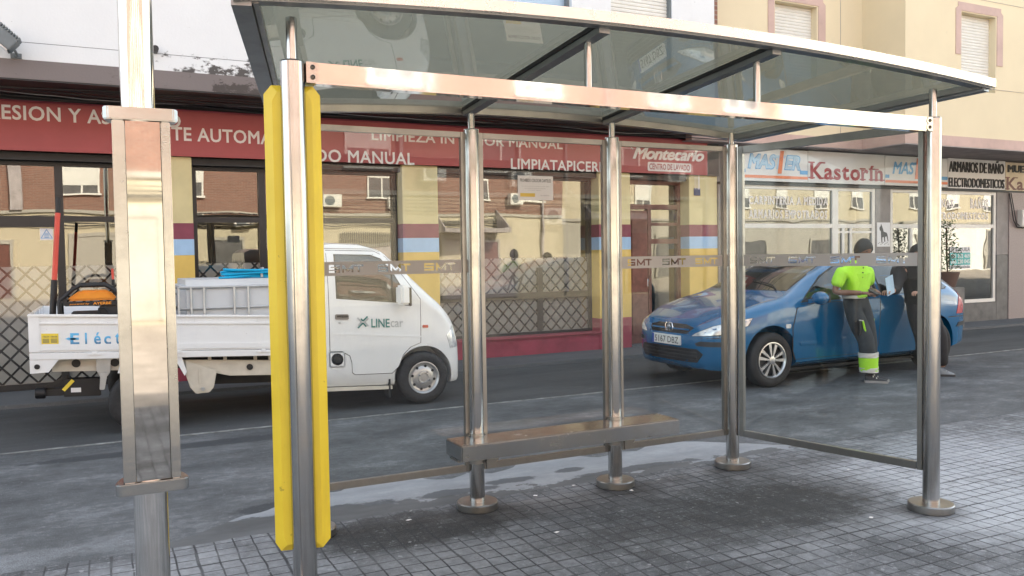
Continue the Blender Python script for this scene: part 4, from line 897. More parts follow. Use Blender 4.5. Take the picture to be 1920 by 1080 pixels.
mast('white sign panel with pale blue outlined MASTER lettering left of the Kastorín panel', 9.80, 11.375, 9.985, 11.18, 10.65, 10.80, 'kpale')
ks = board('white sign panel with large dark red serif Kastorín lettering', 11.375, 13.351, 2.765, 3.335)
m = MB(); write_serif(m, 'Kastorín', 11.427, 13.293, 2.845, 3.14, fk, .03, sw=.16, gap=.05); m.obj('lettering', 'kred', ks, smooth=False)
mast('white sign panel with solid blue MASTER lettering right of the Kastorín panel', 13.351, 15.153, 13.555, 14.75, 14.18, 14.33, 'kblue')
ab = board('white sign panel with bold black ARMARIOS DE BAÑO lettering', 15.153, 16.97, 2.75, 3.35)
m = MB(); fb_ = lambda a, b, d: (a, 10.999 - d, b)
write(m, 'ARMARIOS DE BAÑO', 15.18, 16.9, 3.075, 3.34, fb_, .008, depth=.02); m.obj('lettering', 'kblack', ab, smooth=False); m = MB(); write(m, 'ELECTRODOMESTICOS', 15.175, 16.915, 2.775, 2.965, fb_, .008, depth=.02); m.obj('lettering', 'kblack', ab, smooth=False)
mb = board('cream sign panel with black MUEBLES lettering at the end of the sign row', 16.97, 19.2, 2.74, 3.33, 'kcream')
m = MB(); write(m, 'MUEBLES', 17.035, 18.15, 3.122, 3.275, fb_, .03, depth=.02); m.obj('lettering', 'kblack', mb, smooth=False)
m = MB(); write_serif(m, 'Kastorín', 17.0, 18.9, 2.765, 3.02, fk, .03, sw=.16, gap=.05); m.obj('red_lettering', 'brown', mb, smooth=False)
# posters
ps = thing('rental_poster', 'white and teal SE ALQUILA poster in the furniture shop window above the blue car', 'poster', (15.66, KY, 1.36))
m = MB(); m.box(15.344, 15.975, KY + .008, KY + .012, 1.455, 1.575); m.box(15.344, 15.975, KY + .008, KY + .012, 1.13, 1.205); m.obj('sheet', 'paper', ps, smooth=False)
m = MB(); m.box(15.345, 15.974, KY + .0085, KY + .0125, 1.206, 1.454); m.obj('teal_sheet', 'teal', ps, smooth=False)
m = MB(); fp = front(KY + .0065); write(m, 'SE ALQUILA', 15.365, 15.955, 1.468, 1.562, fp, .015); m.obj('lettering', 'ink', ps, smooth=False); m = MB(); write(m, 'MC Rosaleda', 15.36, 15.955, 1.142, 1.196, fp, .02); m.obj('lettering', 'ink', ps, smooth=False)
m = MB(); write(m, '981 392 469', 15.37, 15.95, 1.345, 1.43, fp, .02); m.obj('numerals', 'signwhite', ps, smooth=False); m = MB(); write(m, '666 230 045', 15.37, 15.95, 1.235, 1.32, fp, .02); m.obj('numerals', 'signwhite', ps, smooth=False)
hp = thing('animal_poster', 'white poster with a black ink animal drawing on the pier between shop doors', 'poster', (13.38, KY, 1.84))
m = MB(); m.box(13.20, 13.555, KY - .026, KY - .021, 1.60, 2.06); m.obj('sheet', 'paper', hp, smooth=False)
m = MB(); fh = front(KY - .0275)
m.add([fh(13.20 + a * .355, 1.60 + b * .46, 0) for a, b in ((.30, .30), (.28, .62), (.18, .70), (.16, .78), (.26, .86), (.30, .96), (.36, .86), (.44, .74), (.50, .62), (.72, .58), (.80, .48), (.86, .22), (.80, .22), (.72, .42), (.60, .40), (.62, .20), (.54, .20), (.50, .40), (.40, .38), (.40, .16), (.33, .16))], [tuple(range(21))])
for k in range(9): m.add([fh(13.22 + k * .034 + d, 1.655 + .02 * math.sin(k * 2.1) + e, 0) for d, e in ((0, 0), (.03, .004), (.026, .014), (.003, .012))], [(0, 1, 2, 3)])
m.obj('drawing', 'ink', hp, smooth=False)
mbx = thing('meter_box', 'light grey meter box with hanging cable on the pink granite pier', 'meter box', (17.45, KY, 2.2))
m = MB(); m.box(17.40, 17.69, 10.90, 11.018, 1.98, 2.34); m.obj('case', 'shutter', mbx, bevel=.01)
m = MB(); m.tube([(17.1, 11.0, 2.69), (17.14, 10.98, 2.45), (17.22, 10.98, 2.12), (17.34, 10.98, 1.98), (17.48, 10.98, 1.97)], .012); m.tube([(17.16, 11.0, 2.69), (17.2, 10.97, 2.4), (17.3, 10.97, 2.06), (17.5, 10.97, 1.95), (17.62, 10.97, 1.98)], .010); m.obj('cable', 'cable', mbx)

# potted shrub beside the shop window
sb = thing('potted_shrub', 'small leafy shrub in a brown pot on a plinth before the furniture shop window', 'shrub', (14.55, 10.55, 0))
m = MB(); m.box(14.33, 14.77, 10.35, 10.75, .035, .80); m.obj('plinth', 'greystone', sb, bevel=.01)
m = MB(); m.lathe((14.55, 10.55, .80), (0, 0, 1), [(0, .0), (0, .13), (.02, .135), (.25, .20), (.29, .21), (.29, .18), (.24, .17), (.24, 0)], 24); m.obj('pot', 'pot', sb)
m = MB(); r = random.Random(5)
m.tube([(14.55, 10.55, 1.0), (14.53, 10.56, 1.35), (14.50, 10.55, 1.95)], .016)
for i in range(9): a = r.uniform(0, 6.3); m.tube([(14.54, 10.55, 1.2 + .08 * i), (14.54 + .16 * math.cos(a), 10.55 + .16 * math.sin(a), 1.32 + .08 * i)], .006, 5)
m.obj('trunk', 'stem', sb)
m = MB()
for i in range(520):
    a = r.uniform(0, 6.3); h = r.random(); rr = r.random() ** .5 * (.30 - .16 * h) * (.6 + .5 * abs(math.sin(a * 2.3 + h * 9)))
    c = Vector((14.53 + rr * math.cos(a), 10.55 + rr * math.sin(a), 1.13 + .95 * h)); d = Vector((r.uniform(-1, 1), r.uniform(-1, 1), r.uniform(-.4, .9))).normalized(); s = d.orthogonal().normalized() * .016; l = d * .045
    m.add([c, c + l * .5 + s, c + l, c + l * .5 - s], [(0, 1, 2, 3)])
m.obj('crown', 'leaf', sb, smooth=False)

# ------------------------------------------------------------------ sunlit side of the street behind the camera (seen in the reflections)
def far_block(name, label, x0, x1, y, zs, zt, lowmat, upmat, wins, doors, wz=(4.5, 6.0), seed=1):
    b = thing(name, label, 'building', ((x0 + x1) / 2, y, 0)); r = random.Random(seed)
    m = MB(); m.box(x0, x1, y - 9, y, -.1, zs); lw = m.obj('ground_floor_wall', lowmat, b, smooth=False)
    m = MB(); m.box(x0, x1, y - 9, y + .02, zs + .14, zt); uw_ = m.obj('upper_wall', upmat, b, smooth=False)
    m = MB(); m.box(x0, x1, y - 5, y + .10, zs, zs + .139); m.obj('ledge', 'oppgrey', b, smooth=False)
    m = MB(); m.box(x0, x1, y - 9.2, y + .45, zt, zt + .2); m.obj('eaves', 'oppgrey', b, smooth=False)
    for lev in range(2):
        dz = lev * 2.1
        if wz[1] + dz > zt - .3: break
        for wx, ww in wins:
            m = MB(); m.box(wx, wx + ww, y + .022, y + .035, wz[0] + dz, wz[1] + dz); g = m.obj('window', 'greystone', b, smooth=False)
            drop = r.choice((.45, .6, .75, .3)); m = MB(); m.box(wx + .04, wx + ww - .04, y + .03, y + .06, wz[1] + dz - (wz[1] - wz[0]) * drop, wz[1] + dz); m.obj('roller_blind', 'shutter', g, smooth=False)
            m = MB(); m.box(wx - .06, wx + ww + .06, y + .03, y + .16, wz[0] + dz - .08, wz[0] + dz); m.box(wx, wx + .07, y + .03, y + .08, wz[0] + dz, wz[1] + dz); m.box(wx + ww - .07, wx + ww, y + .03, y + .08, wz[0] + dz, wz[1] + dz); m.box(wx + ww * .5 - .04, wx + ww * .5 + .04, y + .03, y + .05, wz[0] + dz, wz[1] + dz); m.obj('frame', 'alu', g, smooth=False)
    for dx, dw, dh, mt in doors:
        m = MB(); m.box(dx, dx + dw, y + .002, y + .05, .1, dh); d = m.obj('garage_door', mt, b, smooth=False)
        m = MB(); m.box(dx - .12, dx, y + .002, y + .09, .1, dh); m.box(dx + dw, dx + dw + .12, y + .002, y + .09, .1, dh); m.box(dx - .12, dx + dw + .12, y + .002, y + .09, dh, dh + .15); m.obj('frame', 'oppgrey', d, smooth=False)
    return b
OY = -16.6
fb1 = far_block('brick_apartment_building', 'sunlit red brick building over a cream ground floor, mirrored in the car wash windows', -40, 22.5, OY, 3.55, 12.2, 'oppcream', 'brick', [(x, 1.5) for x in (-33, -28.5, -24, -19.5, -15, -10.6, -6.2, -1.5, 2.6, 6.9, 11.6, 16.6, 19.8)],
                [(-9, 2.2, 2.6, 'greystone'), (-4.5, 1.1, 2.3, 'brown'), (-1.2, 2.4, 2.6, 'oppgrey'), (4.5, 1.2, 2.4, 'greystone'), (10.2, 2.6, 2.1, 'soffit'), (17.5, 1.1, 2.3, 'brown')], (4.45, 5.85), 3)
m = MB(); m.box(-3.4, -2.9, OY + .03, OY + .22, 3.7, 12); m.box(8.6, 8.8, OY + .03, OY + .16, 1, 12); m.cyl((21.2, OY + .12, .2), (21.2, OY + .12, 12), .07); m.cyl((14.9, OY + .1, .2), (14.9, OY + .1, 12), .05); m.obj('downpipe', 'soffit', fb1, smooth=False)
for x, z in ((5.3, 3.0), (12.6, 3.9), (9.4, 4.0), (13.9, 2.6), (19.2, 4.2), (-7.4, 4.6)):
    m = MB(); m.box(x, x + .8, OY + .03, OY + .36, z, z + .58); a_ = m.obj('air_conditioner', 'alu', fb1, bevel=.02); m = MB(); m.lathe((x + .3, OY + .361, z + .29), (0, 1, 0), [(0, .22), (.01, .22), (.012, .0)], 24); m.obj('fan_grille', 'floodgrey', a_)
m = MB()
for k in range(4): m.tube([(-38 + i * 3, OY + .14, 3.35 - .09 * k + .05 * math.sin(i * 1.7 + k)) for i in range(20)], .02, 5)
m.obj('cable', 'cable', fb1)
m = MB(); m.box(15.0, 18.6, OY + .05, OY + 1.6, 2.75, 2.95); m.prism([(0, 0), (1.5, 0), (0, .9)], lambda a, b: (15.02, OY + .06 + a, 2.96 + b), (.05, 0, 0)); m.prism([(0, 0), (1.5, 0), (0, .9)], lambda a, b: (18.5, OY + .06 + a, 2.96 + b), (.05, 0, 0)); m.obj('awning', 'soffit', fb1, smooth=False)
m = MB()
for i in range(26): m.box(10.2 + i * .1, 10.23 + i * .1, OY + .06, OY + .09, 2.1, 2.75)
m.obj('railing', 'greystone', fb1, smooth=False)
far_block('cream_apartment_building', 'sunlit cream building with small windows, mirrored in the furniture shop windows', 22.6, 47, OY - .4, 3.4, 11.2, 'oppgrey', 'oppcream', [(x, 1.2) for x in (24, 27.5, 31, 34.4, 37.6, 41, 44.2)], [(24.5, 1.2, 2.4, 'brown'), (29, 2.6, 2.5, 'greystone'), (34.5, 2.4, 2.2, 'greystone'), (40.8, 2.2, 2.2, 'greystone')], (4.3, 5.5), 8)
far_block('pale_apartment_building', 'sunlit pale building far along the street, mirrored in the last shop window', 47.2, 90, OY + .2, 3.3, 9.5, 'shutter', 'oppcream', [(x, 1.3) for x in (49, 53, 57, 61, 66, 71)], [(50, 2.4, 2.4, 'oppgrey'), (57.5, 3.2, 2.7, 'greystone')], (4.3, 5.5), 12)

# ------------------------------------------------------------------ wheels
def wheel(parent, c, ax, R, W, kind):
    c, ax = Vector(c), Vector(ax).normalized(); rr = R * (.62 if kind == 'steel' else .66)
    m = MB(); m.lathe(c, ax, [(-W * .42, rr * .9), (-W * .5, rr), (-W * .5, R * .86), (-W * .42, R * .965), (-W * .3, R), (W * .3, R), (W * .40, R * .965), (W * .5, R * .86), (W * .47, rr * 1.05), (W * .40, rr), (W * .36, rr * .96)], 56)
    w = m.obj('wheel', 'rubber', parent, ang=50)
    u = Vector((0, 0, 1)); s = ax.cross(u); P = lambda a, b, h: c + s * a + u * b + ax * h
    if kind == 'steel':
        m = MB(); m.lathe(c, ax, [(W * .30, rr), (W * .45, rr), (W * .46, rr * .96), (W * .40, rr * .90), (W * .30, rr * .84), (W * .27, rr * .72), (W * .34, rr * .60), (W * .38, rr * .46), (W * .38, rr * .40), (W * .44, rr * .38), (W * .45, rr * .30), (W * .38, rr * .27), (W * .38, rr * .14), (W * .40, rr * .13), (W * .40, 0)], 56)
        r_ = m.obj('rim', 'steelrim', w, ang=28)
        for k in range(8):
            t = 2 * PI * k / 8 + .2; q = P(rr * .72 * math.cos(t), rr * .72 * math.sin(t), W * .272); m = MB(); m.cyl(q, q + ax * .008, rr * .085, n=12); m.obj('vent_hole', 'black', r_)
        for k in range(4):
            t = 2 * PI * k / 4 + .5; q = P(rr * .37 * math.cos(t), rr * .37 * math.sin(t), W * .40); m = MB(); m.cyl(q, q + ax * .02, rr * .06, n=6); m.obj('wheel_nut', 'chrome', r_)
    else:
        m = MB(); m.lathe(c, ax, [(W * .20, rr * 1.0), (W * .20, 0)], 48); r0_ = m.obj('hub_back', 'black', w)
        m = MB(); m.lathe(c, ax, [(W * .30, rr * 1.0), (W * .46, rr * 1.0), (W * .47, rr * .95), (W * .40, rr * .90), (W * .30, rr * .88)], 56)
        for k in range(5):
            t = 2 * PI * k / 5 + PI / 2 + .12; e = lambda a, r, h: P(r * math.cos(t + a), r * math.sin(t + a), h)
            for sg in (-1, 1):
                A = [e(sg * .10, rr * .14, W * .41), e(sg * .55, rr * .24, W * .40), e(sg * .44, rr * .93, W * .40), e(sg * .20, rr * .93, W * .40)]
                A = [e(sg * .05, rr * .12, W * .42), e(sg * .45, rr * .22, W * .42), e(sg * .36, rr * .92, W * .39), e(sg * .14, rr * .92, W * .39)]
                m.add(A + [p - ax * W * .12 for p in A], [(0, 1, 2, 3), (4, 7, 6, 5), (0, 4, 5, 1), (1, 5, 6, 2), (2, 6, 7, 3), (3, 7, 4, 0)])
        m.lathe(c, ax, [(W * .30, rr * .24), (W * .44, rr * .22), (W * .46, rr * .16), (W * .46, 0)], 28); m.obj('rim', 'rim', r0_ if False else w, ang=28)
    return w

def body_loft(us, f, ymid, x_of):
    """f(u) -> half ring of (y, z) from the bottom centre to the top centre"""
    rings = []
    for u in us:
        h = f(u); rings.append([(x_of(u), ymid + y, z) for y, z in h] + [(x_of(u), ymid - y, z) for y, z in h[::-1][1:-1]])
    return loft(rings)

# ------------------------------------------------------------------ blue hatchback
CX, CY = 5.72, 7.92
car = thing('hatchback_car', 'metallic blue hatchback parked before the shops with a man leaning on its door', 'car', (CX + 2.3, CY, 0))
cu = lambda u: CX + float(np.interp(u, [-.2, 0, .86, 3.47, 4.2, 4.4], [.02, .22, 1.04, 3.80, 4.60, 4.80]))
zt = smooth_fn([(0, .60), (.03, .68), (.12, .765), (.4, .885), (.8, .985), (1.08, 1.04), (1.2, 1.095), (1.6, 1.29), (1.98, 1.435), (2.35, 1.495), (2.7, 1.50), (3.2, 1.455), (3.55, 1.385), (3.75, 1.28), (3.95, 1.08), (4.07, .95), (4.15, .84), (4.19, .72), (4.2, .62)], sig=.045)
zb = smooth_fn([(0, .30), (.06, .21), (.4, .19), (3.8, .21), (4.1, .27), (4.2, .40)], sig=.04)
zs_ = smooth_fn([(0, .575), (.05, .64), (.15, .70), (.5, .80), (1.05, .925), (1.6, .955), (3.3, 1.02), (3.8, 1.0), (4.05, .90), (4.15, .80), (4.2, .60)], sig=.05)
wd = smooth_fn([(0, .40), (.04, .56), (.10, .67), (.2, .755), (.4, .83), (.8, .862), (3.4, .865), (3.9, .83), (4.08, .77), (4.16, .69), (4.2, .56)], sig=.03)
wt = smooth_fn([(0, .30), (.15, .56), (.5, .70), (.95, .73), (1.2, .715), (1.6, .665), (2.0, .60), (2.5, .575), (3.3, .565), (3.7, .58), (3.95, .62), (4.1, .62), (4.2, .46)], sig=.06)
def car_ring(u):
    w, zB, zT, zS, t = wd(u), zb(u), zt(u), zs_(u), wt(u); zS = min(zS, zT - .03); mid = zB + (zS - zB) * .55
    wb_ = w * .972; side = [(wb_ + (t - wb_) * q + .035 * math.sin(PI * q) * (1 if u > 1.15 and u < 4.0 else .6), zS + (zT - .05 * min(1, (zT - zS) / .3) - zS) * q) for q in (.25, .5, .75, .93)]
    return [(0, zB), (w * .6, zB), (w * .90, zB + .015), (w * .975, zB + .07), (w * .99, zB + (mid - zB) * .6), (w, mid), (w * .997, mid + (zS - mid) * .5), (w * .988, zS - .03), (wb_, zS)] + side + [(t * .96, zT - .028), (t * .80, zT - .012), (t * .45, zT - .003), (0, zT)]
us = np.concatenate([np.linspace(0, .2, 12), np.linspace(.25, 4.0, 62), np.linspace(4.04, 4.2, 10)])
bm_ = body_loft(us, car_ring, CY, cu)
bd = bm_.obj('body', 'carblue', car, ang=40)
bvh = BVHTree.FromPolygons([v for v in bm_.v], [f for f in bm_.f])
WF, WR, RAD = cu(.86), cu(3.47), .312
cut(bd, [tempobj(MB().cyl((x, CY + s * .52, RAD + .02), (x, CY + s * 1.2, RAD + .02), .375, n=48), 'black') for x in (WF, WR) for s in (-1, 1)])
for x in (WF, WR):
    for s in (-1, 1): wheel(car, (x, CY + s * .765, RAD), (0, s, 0), RAD, .20, 'alloy')
sidef = lambda a, b: (cu(a), CY - 2, b); sidn = (0, 1, 0); frontf = lambda a, b: (CX - 2, CY + a, b); frn = (1, 0, 0)
def side_piece(name, mat, poly, parent=bd, off=.004, step=.06): return drape(MB(), bvh, poly, sidef, sidn, off, .014, step).obj(name, mat, parent, ang=30)
def front_piece(name, mat, poly, parent=bd, off=.004, step=.05): return drape(MB(), bvh, poly, frontf, frn, off, .014, step).obj(name, mat, parent, ang=30)
def grow(poly, k):
    c = sum((Vector(p) for p in poly), Vector((0, 0))) / len(poly); return [tuple(c + (Vector(p) - c) * (1 + k / max(.05, (Vector(p) - c).length))) for p in poly]
doorp = [(1.16, .40), (1.20, .30), (2.40, .30), (2.47, .38), (2.50, .95), (1.30, .925), (1.22, .88), (1.15, .66)]
side_piece('door_gap', 'black', grow(doorp, .012), off=.002); dr_ = side_piece('door', 'carblue', doorp, off=.0035)
side_piece('rub_strip', 'carblue', [(1.25, .455), (2.42, .485), (2.42, .52), (1.25, .49)], dr_, .012)
m = MB(); m.bar((cu(2.30), CY - .875, .80), (cu(2.46), CY - .875, .81), .03, .035); m.obj('handle', 'carblue', dr_, bevel=.006)
w1 = [(1.30, .955), (1.42, 1.05), (1.72, 1.235), (2.02, 1.365), (2.45, 1.405), (2.47, .985)]
side_piece('window_rubber', 'black', grow(w1, .022), off=.002); side_piece('side_window', 'carglass', w1, off=.005)
w2 = [(2.55, .99), (2.53, 1.405), (3.0, 1.385), (3.35, 1.32), (3.58, 1.18), (3.70, 1.06), (3.66, 1.035)]
side_piece('window_rubber', 'black', grow(w2, .022), off=.002); side_piece('quarter_window', 'carglass', w2, off=.005)
side_piece('sill_trim', 'carblue', [(1.30, .235), (3.05, .245), (3.05, .265), (1.30, .255)], off=.010)
ws = [(-.66, 1.085), (.66, 1.085), (.60, 1.25), (.50, 1.39), (-.50, 1.39), (-.60, 1.25)]
front_piece('windscreen_rubber', 'black', grow(ws, .02), off=.003, step=.07); wsc = front_piece('windscreen', 'carglass', ws, off=.006, step=.07)
for a, b in ((-.55, .05), (.02, .55)):
    P = [bvh.ray_cast(Vector(frontf(a + (b - a) * i / 5, 1.085 + .10 * (i / 5) ** .6)), Vector(frn))[0] for i in range(6)]
    m = MB(); m.tube([p - Vector((.018, 0, -.012)) for p in P], .008, 6); m.obj('wiper', 'black', wsc)
# grille with emblem, intake, plate, lamps
front_piece('grille', 'black', [(-.37, .615), (.37, .615), (.40, .69), (.25, .72), (-.25, .72), (-.40, .69)])
front_piece('grille_bar', 'carblue', [(-.35, .655), (.35, .655), (.35, .672), (-.35, .672)], off=.012)
em = MB(); q0 = bvh.ray_cast(Vector(frontf(0, .67)), Vector(frn))[0] - Vector((.016, 0, 0))
for pts in ([(-.05, -.045), (-.062, 0), (-.048, .05), (-.03, .055)], [(-.02, .055), (-.008, .03), (-.022, .01), (-.005, -.01), (-.018, -.045)], [(-.002, .05), (.016, .03), (.004, .008), (.022, -.012), (.008, -.045)], [(.034, .055), (.05, .05), (.05, 0), (.036, -.045)], [(-.02, .055), (-.005, .062), (.012, .055)]):
    em.tube([q0 + Vector((-.004, a * 1.25, b)) for a, b in pts], .007, 6)
em.obj('emblem', 'chrome', bd)
front_piece('lower_intake', 'black', [(-.50, .30), (.50, .30), (.58, .40), (.50, .455), (-.50, .455), (-.58, .40)])
for k in range(3): front_piece('intake_bar', 'plastic', [(-.50, .328 + .04 * k), (.50, .328 + .04 * k), (.50, .340 + .04 * k), (-.50, .340 + .04 * k)], off=.012)
pv = bvh.ray_cast(Vector(frontf(0, .535)), Vector(frn))[0]; px_ = pv.x - .03
m = MB(); m.box(px_, px_ + .03, CY - .26, CY + .26, .48, .59); plt = m.obj('number_plate', 'platewhite', bd, bevel=.003)
fpn = lambda a, b, d: (px_ - .0025, CY - a, b)
m = MB(); write(m, '5167 DBZ', -.205, .245, .497, .573, lambda a, b, d: (px_ - .002, CY - a, b), .012); m.obj('lettering', 'ink', plt, smooth=False)
m = MB(); m.box(px_ - .0015, px_ + .01, CY + .225, CY + .258, .482, .588); m.obj('blue_strip', 'plateblue', plt, smooth=False)
dg45 = Vector((1, .75, -.1)).normalized(); uu = Vector((dg45.y, -dg45.x, 0)).normalized(); 
def diag(sgn):
    d = Vector((dg45.x, dg45.y * sgn, 0)).normalized(); u_ = Vector((d.y, -d.x, 0)).normalized() * sgn
    return (lambda a, b: Vector((CX + .50, CY - .62 * sgn, b)) - d * 1.5 + u_ * a), d
for s in (1, -1):
    fn_, d_ = diag(s); lp = [(-.31, .60), (.02, .625), (.29, .72), (.33, .80), (.20, .785), (-.06, .715), (-.26, .635)]
    drape(MB(), bvh, grow(lp, .012), fn_, d_, .002, .012, .05).obj('headlight_gap', 'black', bd)
    hl = drape(MB(), bvh, lp, fn_, d_, .005, .012, .04).obj('headlight', 'lamp', bd, ang=30)
    fp_ = [(-.25, .49), (.20, .49), (.26, .515), (.20, .545), (-.20, .545), (-.27, .52)]
    drape(MB(), bvh, fp_, fn_, d_, .006, .012, .05).obj('bumper_strip', 'plastic', bd)
side_piece('indicator', 'lamp', [(1.05, .665), (1.11, .665), (1.12, .69), (1.11, .712), (1.05, .712), (1.04, .69)], off=.008, step=.02)
tl = [(3.86, .70), (4.02, .70), (4.05, .84), (3.99, 1.0), (3.90, 1.10), (3.93, .95), (3.90, .82)]
side_piece('tail_light', 'redlamp', tl, off=.006, step=.03)
side_piece('bumper_gap', 'black', [(3.70, .655), (4.18, .665), (4.18, .675), (3.70, .665)], off=.002, step=.03)
side_piece('bumper_strip', 'plastic', [(3.86, .53), (4.19, .55), (4.19, .60), (3.9, .585)], off=.014, step=.05)
side_piece('front_bumper_gap', 'black', [(.02, .575), (.40, .60), (.40, .608), (.02, .583)], off=.002, step=.03)
m = MB(); m.ball((cu(1.43), CY - .985, 1.00), (.075, .115, .078), 20, 12); m.bar((cu(1.42), CY - .83, .955), (cu(1.43), CY - .94, .975), .06, .05); mr = m.obj('wing_mirror', 'carblue', bd)
m = MB(); m.box(cu(1.43) + .03, cu(1.43) + .078, CY - 1.075, CY - .895, .95, 1.05); m.obj('mirror_glass', 'plastic', mr, bevel=.01)
# pale seats behind the windscreen and dark cabin
m = MB(); m.box(CX + .9, CX + 3.9, CY - .75, CY + .75, .155, .185); m.obj('underbody', 'black', car, bevel=.01)

# ------------------------------------------------------------------ white flatbed truck
tr = thing('flatbed_truck', 'small white electric flatbed truck with a LINEcar door logo, parked by the car wash', 'truck', (1.5, 8.95, 0))
TY0, TY1 = 8.18, 9.72; TC = (TY0 + TY1) / 2; HW = (TY1 - TY0) / 2
rake = lambda v: Vector((v.x, v.y, v.z + .049 * (3.0 - v.x)))            # unladen truck sits nose-down
class TB(MB):
    def __init__(s): super().__init__(); s.xf = rake
# cab
czt = smooth_fn([(1.92, 1.60), (1.95, 1.645), (2.05, 1.665), (2.36, 1.665), (2.58, 1.615), (2.82, 1.41), (3.06, 1.19), (3.22, 1.06), (3.34, .94), (3.42, .80), (3.462, .62), (3.475, .45), (3.47, .36)], sig=.03)
czb = smooth_fn([(1.92, .20), (2.6, .20), (3.3, .205), (3.42, .215), (3.475, .26)], sig=.02)
czs = smooth_fn([(1.92, 1.09), (2.75, 1.06), (3.0, .99), (3.2, .88), (3.35, .74), (3.43, .58), (3.475, .40)], sig=.03)
cwd = smooth_fn([(1.92, .765), (2.8, .765), (3.1, .755), (3.3, .735), (3.4, .69), (3.45, .60), (3.475, .50)], sig=.02)
cwt = smooth_fn([(1.92, .66), (2.4, .655), (2.7, .665), (3.0, .70), (3.2, .70), (3.4, .60), (3.475, .40)], sig=.03)
def cab_ring(u):
    w, zB, zT, zS, t = cwd(u), czb(u), czt(u), czs(u), cwt(u); zS = min(zS, zT - .03)
    sd = [(w * .985 + (t - w * .985) * q + .02 * math.sin(PI * q), zS + (zT - .05 * min(1, (zT - zS) / .3) - zS) * q) for q in (.25, .5, .75, .93)]
    return [(0, zB), (w * .7, zB), (w * .95, zB + .008), (w * .985, zB + .04), (w * .995, zB + .2), (w, zB + (zS - zB) * .6), (w * .996, zS - .1), (w * .985, zS)] + sd + [(t * .955, zT - .022), (t * .8, zT - .008), (t * .4, zT), (0, zT)]
cm = body_loft(np.concatenate([np.linspace(1.92, 2.0, 5), np.linspace(2.05, 3.3, 34), np.linspace(3.33, 3.475, 10)]), cab_ring, TC, lambda u: u)
cbv = BVHTree.FromPolygons(cm.v, cm.f); cm.xf = rake
cab = cm.obj('cab', 'whitepaint', tr, ang=40)
cut(cab, [tempobj(MB().cyl((2.99, TC + s * .42, .285), (2.99, TC + s * 1.1, .285), .325, n=48), 'black') for s in (-1, 1)])
tsid = lambda a, b: (a, TY0 - 1, b)
def cab_side(name, mat, poly, parent=cab, off=.003, step=.05):
    return drape(TB(), cbv, poly, tsid, (0, 1, 0), off, .012, step).obj(name, mat, parent, ang=30)
dp = [(2.0, 1.575), (2.0, .566), (2.12, .567), (2.20, .52), (2.22, .45), (2.222, .35), (2.25, .328), (2.64, .333), (2.71, .40), (2.76, .52), (2.84, .60), (2.955, .645), (2.965, 1.10), (2.80, 1.33), (2.62, 1.53), (2.50, 1.585)]
cab_side('door_gap', 'black', grow(dp, .007), off=.0015); cd = cab_side('door', 'whitepaint', dp, off=.003)
wp = [(2.085, 1.535), (2.46, 1.535), (2.56, 1.50), (2.68, 1.36), (2.775, 1.20), (2.78, 1.065), (2.085, 1.10)]
cab_side('window_rubber', 'black', grow(wp, .014), cd, .004); cab_side('side_window', 'carglass', wp, cd, .007)
cab_side('window_divider', 'black', [(2.655, 1.08), (2.675, 1.08), (2.675, 1.37), (2.655, 1.385)], cd, .010)
cab_side('press_line', 'whitepaint', [(2.02, .735), (2.96, .70), (2.96, .715), (2.02, .75)], cd, .006)
cab_side('roof_seam', 'greycol', [(1.96, 1.592), (2.50, 1.605), (2.62, 1.555), (2.80, 1.375), (2.80, 1.382), (2.62, 1.563), (2.50, 1.612), (1.96, 1.599)], cab, .002)
m = TB(); m.obox((2.125, TY0 + .002, .912), Vector((.07, 0, 0)), Vector((0, .012, 0)), Vector((0, 0, .027))); m.obj('handle_recess', 'greycol', cd, bevel=.008)
m = TB(); m.obox((2.125, TY0 - .006, .918), Vector((.062, 0, 0)), Vector((0, .012, 0)), Vector((0, 0, .016))); m.obj('handle', 'black', cd, bevel=.008)
m = TB(); m.cyl((2.10, TY0 + .01, .852), (2.10, TY0 - .004, .852), .011, n=14); m.obj('lock', 'galv', cd)
m = TB(); m.obox((2.068, TY0 + .004, .485), Vector((.078, 0, 0)), Vector((0, .008, 0)), Vector((0, 0, .078))); flp = m.obj('charge_flap', 'whitepaint', cab, bevel=.008)
m = TB(); m.lathe((2.068, TY0 - .003, .487), (0, -1, 0), [(0, .06), (.004, .06), (.006, .052), (.001, .048), (.001, .044), (.006, .04), (.006, 0)], 30); m.obj('charge_socket', 'black', flp)
cab_side('side_indicator', 'amber', [(2.985, .80), (3.04, .80), (3.045, .815), (3.04, .83), (2.985, .83), (2.98, .815)], cab, .010, .02)
# door logo
off = lambda a, b, d: (a, TY0 - .003, b)
m = TB(); write(m, 'LINE', 2.425, 2.62, .805, .895, off, .02); m.obj('lettering', 'green', cd, smooth=False)
m = TB(); write(m, 'car', 2.63, 2.765, .808, .872, off, .005); m.obj('lettering', 'grey', cd, smooth=False)
def chev(m, pts, t):
    for a, b in zip(pts[:-1], pts[1:]):
        a, b = Vector(a), Vector(b); d = (b - a).normalized(); q = Vector((-d.y, d.x)) * t / 2; m.add([off(p.x, p.y, 0) for p in (a - q, b - q, b + q, a + q)], [(0, 1, 2, 3)])
m = TB(); chev(m, [(2.318, .895), (2.338, .872), (2.388, .918)], .016); chev(m, [(2.285, .80), (2.338, .852), (2.372, .815)], .016); m.obj('logo_mark', 'green', cd, smooth=False)
m = TB(); chev(m, [(2.282, .905), (2.322, .862), (2.290, .825)], .015); chev(m, [(2.395, .90), (2.358, .862), (2.392, .82)], .015); m.obj('logo_mark', 'grey', cd, smooth=False)
